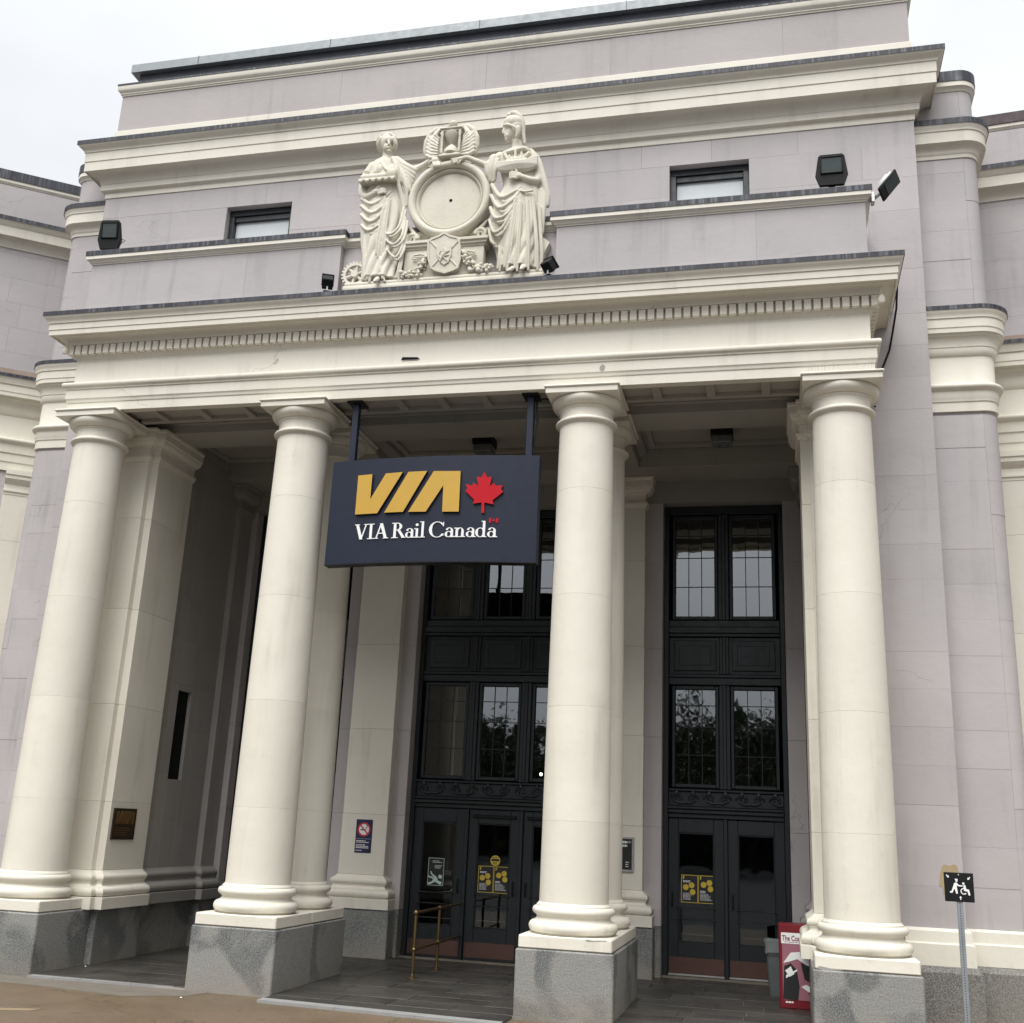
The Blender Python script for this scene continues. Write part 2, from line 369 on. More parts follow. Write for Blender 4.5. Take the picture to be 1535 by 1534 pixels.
# ------------------------------------------------------------------ ground and paving
g = M().add([(-60, -5.5, -.035), (60, -5.5, -.035), (60, 60, -.035), (-60, 60, -.035)], [(0, 1, 2, 3)]).obj('pavement', GROUND, smooth=0); struct(g)
rd = M().add([(-400, -400, -.16), (400, -400, -.16), (400, 400, -.16), (-400, 400, -.16)], [(0, 1, 2, 3)]).obj('road', plain('asphalt', (.05, .05, .05), .8, 0, .3, 60, .5), smooth=0); struct(rd)
struct(M().cbox(-60, 60, -5.72, -5.502, -.4, -.03, .02).obj('street_kerb', plain('kerb_granite', (.24, .24, .23), .8)))
pf = M().box(-4.72, 4.84, .02, 4.70, -.30, -.012).obj('portico_floor', MORTAR, smooth=0); struct(pf)
y = .03; row = 0
while y < 4.5:
    h = random.choice((.40, .46, .52)); h = min(h, 4.53-y)
    if h < .12: break
    x = -4.62-random.random()*.5*(row % 2)
    while x < 4.8:
        w = random.choice((.62, .74, .9)); a, b_ = max(x, -4.62), min(x+w, 4.8)
        if b_-a > .08:
            dz = random.uniform(-.002, .003)
            M().cbox(a+.003, b_-.003, y+.003, y+h-.003, -.04, dz, .004).obj('paving_slab', SLAB, pf)
        x += w
    y += h; row += 1
# kerb strips at the three openings, apron, paint
def strip(name, ma, pts, z0, z1): return M().hprism(pts, z0, z1).obj(name, ma, smooth=0)
for a, b_, y0, y1 in ((-4.62, -2.56, .045, .15), (-1.43, 1.43, -.20, -.40), (2.56, 4.62, -.30, -.42)):
    n = 3
    for i in range(n):
        xa, xb = a+(b_-a)*i/n+.002, a+(b_-a)*(i+1)/n-.002; ya, yb = y0+(y1-y0)*i/n, y0+(y1-y0)*(i+1)/n
        wd = .11 if a < -3 else .17
        struct(strip('kerb', CONC, [(xa, ya-wd), (xb, yb-wd), (xb, yb), (xa, ya)], -.2, -.004))
for a, b_, y0, y1 in ((-1.43, 1.43, -.20, -.40), (2.56, 4.62, -.30, -.42)):
    struct(strip('threshold_paving', SLAB, [(a, y0+.002), (b_, y1+.002), (b_, .018), (a, .018)], -.2, -.006))
struct(strip('apron', APRON, [(-6.4, -.62), (-4.4, -.52), (-2.9, -.72), (-2.3, -.36), (-2.2, -.02), (-6.6, -.02)], -.2, -.030))
struct(strip('road_marking', plain('faded_yellow_paint', (.26, .20, .125), .8, 0, .25), [(-3.9, -2.35), (-3.17, -2.0), (-3.12, -1.86), (-3.9, -2.16)], -.034, -.031))

# ------------------------------------------------------------------ the station
B = thing('station_building', (0, 0, 0), 'cream and lilac classical railway station front with columned portico', 'building')

# --- pedestals
plain_grime = plain('grime_mortar', (.09, .08, .062), .9, 0, .4)
def pedestal(x, y1, back=True):
    p = M().cbox(x-.55, x+.55, 0, 1.118, -.06, ZG, .014).obj('pedestal', GRANITE, B)
    if back: M().cbox(x-.548, x+.548, 1.122, 2.227, -.06, ZG-.002, .012).obj('granite_block', GRANITE, p)
    M().box(x-.518, x+.518, .032, (2.19 if back else 1.10), ZG-.01, ZG+.02).obj('mortar_bed', plain_grime, p, 0)
    M().cbox(x-.526, x+.526, .024, 1.10, ZG+.007, ZPL, .012).obj('plinth', CREAM, p)
    if back: M().cbox(x-.524, x+.524, 1.106, 2.20, ZG+.007, ZPL-.002, .01).obj('plinth', CREAM, p)
    return p
pedestal(XC[1], 0); pedestal(XC[2], 0)
for x in (XC[0], XC[3]): pedestal(x, 0, False)

# --- columns
def shaft_r(z): 
    t = (z-1.18)/(7.0-1.18); return .402-.054*(t**1.35)
core = M().lathe([(.30, ZPL+.02), (.30, 7.3)], 24)
bp = [(.3, ZPL), (.47, ZPL), (.497, ZPL+.012)]
bp += [(.452+.064*math.cos(a), .913+.066*math.sin(a)) for a in [R(-75+i*15) for i in range(12)]]
bp += [(.448, .985), (.440, .992), (.428, 1.005), (.424, 1.02), (.430, 1.032), (.440, 1.04)]
bp += [(.432+.046*math.cos(a), 1.088+.046*math.sin(a)) for a in [R(-70+i*20) for i in range(9)]]
bp += [(.432, 1.140), (.430, 1.152), (.414, 1.165), (.404, 1.1795), (.3, 1.1795)]
cp = [(.25, 7.0005), (.352, 7.0005), (.352, 7.012), (.375, 7.02)]
cp += [(.375+.028*math.cos(a), 7.048+.026*math.sin(a)) for a in [R(-80+i*20) for i in range(9)]]
cp += [(.365, 7.078), (.362, 7.09), (.348, 7.10), (.346, 7.20), (.352, 7.215), (.366, 7.22), (.372, 7.23), (.366, 7.243), (.374, 7.247)]
cp += [(.374+.083*math.sin(a), 7.332-.085*math.cos(a)) for a in [R(i*12) for i in range(10)]]
cp += [(.440, 7.3615), (.25, 7.3615)]
colmesh = M(); colmesh.v, colmesh.f = list(core.v), list(core.f)
colmesh.lathe(bp, 64); colmesh.lathe(cp, 64); colmesh = colmesh.mesh('column', CREAM, 40)
drums = []
for a, b_ in zip(JOINTS[:-1], JOINTS[1:]):
    pr = [(.25, a+.0006), (shaft_r(a)-.002, a+.0005), (shaft_r(a)-.0003, a+.002)]
    for i in range(1, 8):
        z = a+(b_-a)*i/8; pr.append((shaft_r(z), z))
    pr += [(shaft_r(b_)-.0003, b_-.002), (shaft_r(b_)-.002, b_-.0005), (.25, b_-.0006)]
    drums.append(M().lathe(pr, 64).mesh('drum', CREAM, 40))
ab = M().cbox(-.467, .467, -.467, .467, ZAB, 7.437, .005).cbox(-.489, .489, -.489, .489, 7.4375, ZA-.001, .012).mesh('abacus', CREAM)
def column(x, y):
    c = link('column', colmesh, B, (x, y, 0))
    for d in drums:
        o = link('drum', d, c); o.rotation_euler.z = random.uniform(0, 6.28)
    link('abacus', ab, c); return c
for x in XC: column(x, YC)
for x in XC[1:3]: column(x, YR)

# --- antae, vestibule side walls, back pilasters
def flat_base(path, name, parent, ma=CREAM):
    pr = [(-.1, ZG), (.16, ZG), (.165, ZPL), (.15, ZPL+.004)]
    pr += [(.09+.065*math.cos(a), .908+.062*math.sin(a)) for a in [R(-80+i*20) for i in range(9)]]
    pr += [(.075, .985), (.055, 1.0), (.052, 1.02), (.065, 1.036)]
    pr += [(.045+.042*math.cos(a), 1.085+.044*math.sin(a)) for a in [R(-70+i*23) for i in range(7)]]
    pr += [(.04, 1.14), (.02, 1.155), (.002, 1.179), (-.1, 1.179)]
    return M().mould(pr, path).obj(name, ma, parent)
def flat_cap(path, name, parent, ma=CREAM, top=ZA-.004):
    pr = [(-.1, 6.99), (.02, 6.99), (.028, 7.01), (.034, 7.035), (.05, 7.04), (.05, 7.075), (.008, 7.08), (.008, 7.20), (.03, 7.205), (.035, 7.225)]
    pr += [(.035+.085*math.sin(R(i*15)), 7.31-.085*math.cos(R(i*15))) for i in range(7)]
    pr += [(.135, 7.315), (.135, 7.42), (.15, 7.43), (.155, top), (-.1, top)]
    return M().mould(pr, path).obj(name, ma, parent)
def rev(path): return [(-x, y) for x, y in path][::-1]
def anta(s):
    def mk(path): return rev(path) if s < 0 else path
    e_ = .0 if s < 0 else .10
    X = lambda a, b_: (min(s*a, s*b_), max(s*a, s*b_))
    # outline of the inner end seen from the portico (for the right-hand side; travel so that outside is right)
    sh = M()
    zs = JOINTS
    root = None
    for i, (za, zb) in enumerate(zip(zs[:-1], zs[1:])):
        b0 = M().cbox(*X(4.71+e_, 5.50), 1.10, 1.45, za+.001, zb-.001, .004).cbox(*X(4.60+e_, 5.50), 1.20, 2.21, za+.001, zb-.001, .004)
        if root is None: root = b0.obj('anta', CREAM, B)
        else: b0.obj('anta_block', CREAM, root)
    P = mk([(4.60+e_, 2.21), (4.60+e_, 1.20), (4.71+e_, 1.20), (4.71+e_, 1.10), (5.50, 1.10)])
    # direction: the inner face looks towards -x for the right-hand anta
    flat_base(P, 'anta_base', root); flat_cap(P, 'anta_capital', root)
    M().box(*X(4.73+e_, 5.49), 1.13, 2.2, 6.9, ZA-.01).obj('anta_core', CREAM, root, 0)
    M().cbox(*X(4.55+e_, 5.72), 1.122, 2.24, -.06, ZG-.003, .01).obj('granite_block', GRANITE, root)
both(anta)
def side_wall(s):
    xw = 4.68 if s < 0 else 4.84
    X = lambda a, b_: (min(s*a, s*b_), max(s*a, s*b_))
    w = M().box(*X(xw+.138, 6.2), 2.2, 4.28, 0, 8.2).obj('vestibule_side_wall', INNER_SHADED, B, 0)
    z = 1.179
    while z < 7.5:
        z1 = min(z+.68, 7.6); c = 2.212; k = 0
        while c < 4.28:
            d = 2.5 if c < 2.4 else (3.3 if c < 3 else 4.29)
            if s < 0 and c < 3.0 < d:                    # the slit window interrupts these courses
                for q0, q1 in ((c, 2.72), (3.12, d)): M().cbox(*X(xw, xw+.14), q0, q1-.001, z+.001, z1-.001, .003).obj('wall_block', INNER_SHADED, w)
                for h0, h1 in ((z, min(z1, 2.46)), (max(z, 3.80), z1)):
                    if h1-h0 > .01: M().cbox(*X(xw, xw+.14), 2.7195, 3.1195, h0+.001, h1-.001, .003).obj('wall_block', INNER_SHADED, w)
            else: M().cbox(*X(xw, xw+.14), c, d-.001, z+.001, z1-.001, .003).obj('wall_block', INNER_SHADED, w)
            c = d
        z = z1
    for a, b_ in ((2.243, 3.28), (3.284, 4.28)): M().cbox(*X(xw-.04, xw+.2), a, b_, -.06, ZG-.005, .008).obj('granite_block', GRANITE, w)
    P = [(s*xw, 2.21), (s*xw, 4.2)] if s < 0 else [(s*xw, 4.2), (s*xw, 2.21)]
    flat_base(P, 'wall_base', w, INNER_SHADED)
    # corner respond at the back
    c0 = 3.86
    r_ = M().cbox(*X(xw-.10, xw+.1), c0, 4.28, 1.18, 7.0, .004).obj('corner_respond', INNER_SHADED, w)
    Pq = [(s*xw, c0), (s*(xw-.10), c0), (s*(xw-.10), 4.28)]
    Pq = Pq if s < 0 else Pq[::-1]
    Pq = [(a, b_) for a, b_ in Pq]
    flat_base(Pq, 'respond_base', w, INNER_SHADED); flat_cap(Pq, 'respond_capital', w, INNER_SHADED)
    M().cbox(*X(xw-.18, xw), c0-.05, 4.28, -.06, ZG-.006, .008).obj('granite_block', GRANITE, w)
    if s < 0:
        sw = M().box(-4.817, -4.735, 2.715, 3.125, 2.455, 3.805).obj('slit_window', DARK, w, 0)
both(side_wall)

backw = M().box(-6.2, 6.2, BACKY+.03, BACKY+.4, 7.12, 12.2).obj('back_wall', INNER_SHADED, B, 0)
for s in (-1, 1):
    for a, b_ in ((1.395, 2.62), (4.48, 4.90)):
        X = (min(s*a, s*b_), max(s*a, s*b_))
        zs = (ZG,)+JOINTS[1:5]+(7.11,)
        for za, zb in zip(zs[:-1], zs[1:]): M().cbox(*X, BACKY, 4.66, za+.001, zb-.001, .004).obj('pier_block', LILAC, backw)
        M().cbox(X[0]-.0, X[1]+.0, BACKY-.005, 4.66, -.06, ZG-.002, .006).obj('granite_block', GRANITE_L, backw)
M().cbox(-4.9, 4.9, BACKY, 4.66, 7.112, 7.9, .004).obj('lintel_course', INNER_SHADED, backw)
for s in (-1, 1):
    x = s*1.9916; root = None
    for i, (za, zb) in enumerate(zip(JOINTS[:-1], JOINTS[1:])):
        h0, h1 = .375-.004*i, .375-.004*(i+1)
        b0 = M().cbox(x-h0, x+h0, 4.12, 4.299, za+.001, zb-.001, .005)
        root = b0.obj('pilaster', CREAM, B) if root is None else b0.obj('pilaster_block', CREAM, root) and root
    P = [(x-.375, 4.299), (x-.375, 4.12), (x+.375, 4.12), (x+.375, 4.299)]
    flat_base(P, 'pilaster_base', root)
    P = [(x-.355, 4.299), (x-.355, 4.12), (x+.355, 4.12), (x+.355, 4.299)]
    flat_cap(P, 'pilaster_capital', root)
    M().cbox(x-.545, x+.545, 3.98, 4.294, -.06, ZG-.001, .012).obj('granite_block', GRANITE_L, root)

# --- ceilings and beams of the portico
cl = M().box(-5.4, 5.4, .5, 1.36, 7.781, 7.95).box(-6.2, 6.2, 1.40, 4.7, 7.78, 7.95).obj('portico_ceiling', SOFFIT_SHADED, B, 0)
M().cbox(-5.4, 5.4, .262, .835, 7.53, 7.9, .004).obj('architrave_core', SOFFIT_SHADED, cl)
M().cbox(-4.75, 4.75, 1.27, 1.93, ZA+.002, 7.77, .006).obj('ceiling_beam', SOFFIT_SHADED, cl)
M().cbox(-4.75, 4.75, 1.20, 2.0, 7.60, 7.775, .006).obj('beam_fillet', SOFFIT_SHADED, cl)
M().cbox(-4.84, 4.84, 3.55, 4.296, ZA+.004, 7.777, .006).obj('ceiling_beam', SOFFIT_SHADED, cl)
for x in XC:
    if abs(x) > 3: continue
    M().cbox(x-.33, x+.33, .84, 1.268, ZA+.006, 7.70, .006).obj('ceiling_beam', SOFFIT_SHADED, cl)
    M().cbox(x-.33, x+.33, 1.932, 3.548, ZA+.006, 7.773, .006).obj('ceiling_beam', SOFFIT_SHADED, cl)
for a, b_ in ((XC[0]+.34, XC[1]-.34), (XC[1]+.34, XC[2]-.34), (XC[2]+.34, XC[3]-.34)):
    M().mould([(0, 7.62), (.03, 7.62), (.05, 7.66), (.10, 7.70), (.11, 7.771), (0, 7.771)], [(b_, 2.01), (b_, 3.545)][::-1]).obj('ceiling_cornice', SOFFIT_SHADED, cl)
    M().mould([(0, 7.62), (.03, 7.62), (.05, 7.66), (.10, 7.70), (.11, 7.771), (0, 7.771)], [(a, 2.01), (a, 3.545)]).obj('ceiling_cornice', SOFFIT_SHADED, cl)
    for q in ((a+.18, b_-.18, 2.25, 2.33), (a+.18, b_-.18, 3.28, 3.36)): M().cbox(*q, 7.72, 7.776, .004).obj('coffer_rib', SOFFIT_SHADED, cl)
    for q in ((a+.18, a+.26, 2.332, 3.278), (b_-.26, b_-.18, 2.332, 3.278)): M().cbox(*q, 7.722, 7.775, .004).obj('coffer_rib', SOFFIT_SHADED, cl)
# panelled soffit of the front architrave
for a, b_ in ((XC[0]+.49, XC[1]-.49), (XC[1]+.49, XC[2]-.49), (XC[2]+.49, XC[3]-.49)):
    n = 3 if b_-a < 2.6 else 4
    M().cbox(a, b_, .263, .30, ZA+.001, 7.529, .003).obj('soffit_strip', SOFFIT_SHADED, cl)
    M().cbox(a, b_, .74, .834, ZA+.001, 7.529, .003).obj('soffit_strip', SOFFIT_SHADED, cl)
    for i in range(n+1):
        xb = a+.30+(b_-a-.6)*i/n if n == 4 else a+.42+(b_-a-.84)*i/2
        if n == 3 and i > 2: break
        M().cbox(xb-.055, xb+.055, .301, .739, ZA+.003, 7.5285, .003).obj('soffit_strip', SOFFIT_SHADED, cl)
for x in (3.63, .0):
    t = thing('ceiling_light', (x, 2.78, 7.66), 'boxy ceiling lantern over the %s doors' % ('two leaf side' if x > 1 else 'wide three leaf'), 'ceiling light')
    M().cbox(-.16, .16, -.16, .16, -.015, .115, .008).obj('housing', BLACK, t)
    M().cbox(-.145, .145, -.145, .145, -.13, -.016, .012).obj('lens', LAMPLENS, t)

# --- portico entablature
P_ENT = [(-FHW, 1.34), (-FHW, FY), (FHW, FY), (FHW, 1.34)]
pr = [(-.10, ZA), (.03, ZA), (.03, 7.598), (.040, 7.603), (.046, 7.618), (.046, 7.63), (.052, 7.648), (.062, 7.66), (.062, 7.795), (.078, 7.80), (.080, 7.818)]
pr += [(.070+.046*math.cos(a), 7.864+.042*math.sin(a)) for a in [R(-75+i*19) for i in range(9)]]
pr += [(.045, 7.912), (.012, 7.925), (0, 7.945), (0, 8.280), (.010, 8.288), (.014, 8.30), (.034, 8.318), (.044, 8.330), (.046, 8.332), (.046, 8.478), (.118, 8.480), (.118, 8.494)]
pr += [(.118+.10*(1-math.cos(R(i*15))), 8.494+.088*math.sin(R(i*15))) for i in range(1, 7)]
pr += [(.222, 8.590), (.300, 8.592), (.303, 8.566), (.316, 8.566), (.316, 8.640), (.327, 8.645), (.327, 8.738), (.343, 8.742), (.343, 8.757)]
pr += [(.348+.046*(.5-.5*math.cos(R(i*22.5))), 8.760+.082*i/8) for i in range(1, 9)]
pr += [(.397, 8.848), (-.10, 8.90)]
ent = M().mould(pr, P_ENT).obj('entablature', CREAM_C, B)
ent['label'] = 'cream entablature with dentil course'
def segs(a, b_, n): return [a+(b_-a)*i/n for i in range(n+1)]
fl = [(.396, 8.850), (.404, 8.842), (.404, 8.905), (.39, 8.912), (-.10, 9.06), (-.10, 8.905)]
M().mould(fl, P_ENT).obj('lead_flashing', LEAD, ent, 0)
dm = M().cbox(-.0435, .0435, -.052, .052, 0, .140, .004).mesh('dentil', CREAM)
n = 98
for i in range(n+1):
    x = -FHW-.062+(2*FHW+.124)*i/n
    o = link('dentil', dm, ent, (x, FY-.060, 8.336+random.uniform(-.002, .002))); o.rotation_euler.z = random.uniform(-.01, .01)
for s in (-1, 1):
    for i in range(1, 10):
        o = link('dentil', dm, ent, (s*(FHW+.060), FY-.07+i*.1133, 8.336)); o.rotation_euler.z = R(90)
    M().lathe([(.0, 0), (.035, .01), (.048, .05), (.04, .09), (.02, .13), (.0, .135)], 16, (s*(FHW+.135), FY-.135)).shift((0, 0, 8.335)).obj('corner_pendant', CREAM, ent)
# damage on the frieze: broken render and patches with their own edge
def chip(pts, Y, ma, name='plaster_chip', parent=ent, d=.004):
    v = [PX(u, w, Y) for u, w in pts]; M().prism([(p.x, p.z) for p in v], Y-d, Y+.01).obj(name, ma, parent, 0)
zz = lambda x, y: (480+x*400/1535, 420+y*220/844)
chip([zz(*q) for q in ((465, 462), (474, 444), (560, 444), (574, 455), (545, 459), (487, 460))], FY, DARK)
chip([zz(*q) for q in ((487, 460), (545, 459), (574, 455), (560, 463), (470, 468))], FY, CONC)
z8 = lambda x, y: (800+x*.13029, 540+y*.13029)
chip([z8(*q) for q in ((755, 95), (775, 60), (800, 50), (825, 75), (812, 110), (795, 128), (768, 120))], FY-.062, MORTAR)

# --- main front wall in courses
mw = M().box(-WHW+.03, WHW-.03, WALLY+.03, WALLY+.5, 7.96, 10.345).box(-WHW+.03, WHW-.03, WALLY+.03, WALLY+.5, 11.38, 12.69)
for a, b_ in ((-WHW+.03, -4.115), (-2.97, 2.97), (4.115, WHW-.03)): mw.box(a, b_, WALLY+.03, WALLY+.5, 10.346, 11.379)
for s in (-1, 1): mw.box(*((min(s*4.74, s*(WHW-.03))), (max(s*4.74, s*(WHW-.03)))), WALLY+.03, 4.6, 0, 7.95)
mw = mw.obj('front_wall', LILAC, B, 0)
def wblock(x0, x1, z0, z1, Y=WALLY, dep=.3, ma=LILAC, par=mw):
    j = random.uniform(0, .003)
    M().cbox(x0+.0008, x1-.0008, Y+j, Y+dep, z0+.0004, z1-.0004, random.choice((.0005, .001, .002))).obj('wall_block', ma, par)
for s in (-1, 1):
    z = 1.092; i = 0
    while z < 8.9:
        z1 = min(z+.4525, 9.0)
        wblock(*sorted((s*4.74, s*WHW)), z, z1, dep=.9); z = z1; i += 1
zl = (9.0, 9.45, 9.90, 10.35, 10.86, 11.375, 11.75)
for i, (a, b_) in enumerate(zip(zl[:-1], zl[1:])):
    spans = [(-WHW, WHW)] if not (a >= 10.34 and b_ < 11.4) else [(-WHW, -4.11), (-2.98, 2.975), (4.11, WHW)]
    for p, q in spans:
        x = p
        while x < q-.01:
            w = random.uniform(1.0, 1.7); e = q if q-x-w < .5 else x+w
            wblock(x, e, a, b_, dep=.32 if e < WHW-.01 and x > -WHW+.01 else .9); x = e
def up_window(s):
    a, b_ = sorted((s*2.975, s*4.11))
    w = M().cbox(a+.09, b_-.09, WALLY+.20, WALLY+.24, 10.36, 11.24, .003).obj('attic_window', PALE_PANEL, B, 0)
    for q in ((a+.002, b_-.002, 11.27, 11.373), (a+.002, a+.088, 10.36, 11.269), (b_-.088, b_-.002, 10.36, 11.269)):
        M().cbox(q[0], q[1], WALLY+.12, WALLY+.30, q[2], q[3], .006).obj('frame', DOORP, w)
    M().cbox(a+.0885, b_-.0885, WALLY+.15, WALLY+.199, 11.18, 11.269, .004).obj('sash', DOORP, w)
both(up_window)
# base courses of the wall and pier
def base_course(s):
    path = [(5.70, WALLY), (WHW, WALLY), (WHW, 1.68)]
    p2 = [(WHW+.02, 1.65), (7.035, 1.65)]+arc(7.035, 1.85, .2, -90, 0, 8)[1:]+[(7.235, 3.2)]
    for pth, d in ((path, 0), (p2, .002)):
        pth = rev(pth) if s < 0 else pth
        M().mould([(-.2, ZG), (.075, ZG), (.075, .925-d), (.05, .94), (.045, 1.06), (.03, 1.078), (.012, 1.0915-d), (-.2, 1.0915-d)], pth).obj('base_moulding', CREAM, mw)
        M().mould([(-.2, -.06), (.13, -.06), (.13, .63-d), (.08, ZG-.002-d), (-.2, ZG-.002-d)], pth).obj('granite_base', BASEST, mw, 0)
both(base_course)
v = [(1300+x*.2308, 1180+y*.2308) for x, y in ((487, 512), (500, 503), (535, 512), (560, 502), (582, 510), (592, 545), (598, 600), (560, 660), (520, 690), (495, 700), (488, 650), (470, 640), (472, 570))]
chip(v, WALLY, TAN, 'peeled_patch', mw, .003)

# --- main cornice and attic
P_UP = [(-WHW, 3.6), (-WHW, WALLY), (WHW, WALLY), (WHW, 3.6)]
pr = [(-.2, 11.75), (.014, 11.75), (.018, 11.845), (.035, 11.85), (.05, 11.86), (.075, 11.868), (.080, 11.965), (.092, 11.975), (.092, 11.99)]
pr += [(.092+.15*(1-math.cos(R(i*11.25))), 11.99+.15*math.sin(R(i*11.25))) for i in range(1, 9)]
pr += [(.25, 12.142), (.276, 12.144), (.278, 12.12), (.290, 12.12), (.290, 12.285), (.302, 12.292), (.302, 12.455), (.318, 12.46), (.318, 12.478)]
pr += [(.322+.080*(.5-.5*math.cos(R(i*22.5))), 12.482+.085*i/8) for i in range(1, 9)]
pr += [(.404, 12.572), (-.2, 12.65)]
uc = M().mould(pr, P_UP).obj('main_cornice', CREAM, B)
M().mould([(.403, 12.574), (.411, 12.566), (.411, 12.640), (.398, 12.646), (-.2, 12.80), (-.2, 12.655)], P_UP).obj('lead_flashing', LEAD, uc, 0)
P_AT = [(-6.39, 3.6), (-6.39, 1.37), (6.39, 1.37), (6.39, 3.6)]
at = M().box(-6.36, 6.36, 1.40, 3.6, 12.7, 14.0).obj('attic', ATTIC, B, 0)
M().mould([(-.1, 12.70), (.022, 12.70), (.022, 13.05), (.012, 13.062), (-.1, 13.062)], P_AT).obj('attic_plinth', CREAM, at)
x = -6.39
while x < 6.38:
    w = random.uniform(1.8, 2.7); e = 6.39 if 6.39-x-w < 1 else x+w
    wblock(x, e, 13.063, 13.77, Y=1.372, ma=ATTIC, par=at, dep=.3 if e < 6.3 and x > -6.3 else 2.0); x = e
pr = [(-.1, 13.755), (.012, 13.755), (.016, 13.775), (.030, 13.783), (.030, 13.80), (.045, 13.815), (.062, 13.835), (.072, 13.85), (.072, 13.935), (-.1, 13.96)]
M().mould(pr, P_AT).obj('attic_cap', CREAM, at)
M().mould([(.071, 13.937), (.079, 13.93), (.079, 13.962), (-.1, 13.99)], P_AT).obj('lead_flashing', LEAD, at, 0)
P_RF = [(-6.16, 3.6), (-6.16, 1.43), (6.16, 1.43), (6.16, 3.6)]
M().mould([(-.2, 13.96), (0, 13.96), (.0, 14.24), (-.2, 14.24)], P_RF).obj('roof_upstand', plain('weathered_membrane', (.105, .11, .13), .7, 0, .4, 8, .4), at, 0)
M().mould([(-.2, 14.242), (.09, 14.20), (.11, 14.195), (.11, 14.35), (.09, 14.36), (-.2, 14.42)], P_RF).obj('metal_coping', ZINC, at, 0)
M().box(-6.1, 6.1, 1.5, 14, 13.9, 14.3).obj('roof_slab', ZINC, at, 0)
for x in (-5.0, -2.6, -.05, 2.3, 4.8): M().box(x-.004, x+.004, 1.316, 1.33, 14.194, 14.361).obj('coping_seam', LEAD, at, 0)

# --- low parapet over the portico (stepped back behind the sculpture)
LPY, LPH = .232, 5.57
P_LP = [(-LPH, 1.34), (-LPH, LPY), (-1.56, LPY), (-1.56, .345), (1.56, .345), (1.56, LPY), (LPH, LPY), (LPH, 1.34)]
lp = M().box(-5.54, -1.60, LPY+.03, .9, 8.9, 9.95).box(-1.62, 1.62, .375, .9, 8.9, 9.95).box(1.60, 5.54, LPY+.03, .9, 8.9, 9.95).box(-5.54, 5.54, .85, 1.36, 8.9, 9.2).obj('low_parapet', LILAC, B, 0)
for a, b_, Y in ((-LPH, -1.56, LPY), (1.56, LPH, LPY)):
    xs = [a, a+(b_-a)*random.uniform(.3, .36), a+(b_-a)*random.uniform(.62, .7), b_]
    if a < 0: xs[1] = -4.75
    for p, q in zip(xs[:-1], xs[1:]): wblock(p, q, 9.0, 9.85, Y=Y, par=lp, dep=.25 if abs(p) < 5.5 and abs(q) < 5.5 else 1.1)
wblock(-1.558, 1.558, 9.0, 9.85, Y=.345, par=lp, dep=.25)
M().mould([(-.1, 8.95), (.014, 8.95), (.014, 9.125), (-.1, 9.125)], P_LP).obj('parapet_plinth', LILAC, lp)
pr = [(-.3, 9.845), (.010, 9.845), (.014, 9.86), (.030, 9.868), (.034, 9.88), (.062, 9.905), (.075, 9.912), (.075, 9.975), (-.3, 9.985)]
M().mould(pr, P_LP).obj('parapet_cap', CREAM, lp)
M().mould([(-.3, 9.987), (.074, 9.976), (.084, 9.968), (.084, 10.045), (-.3, 10.06)], P_LP).obj('lead_flashing', LEAD, lp, 0)

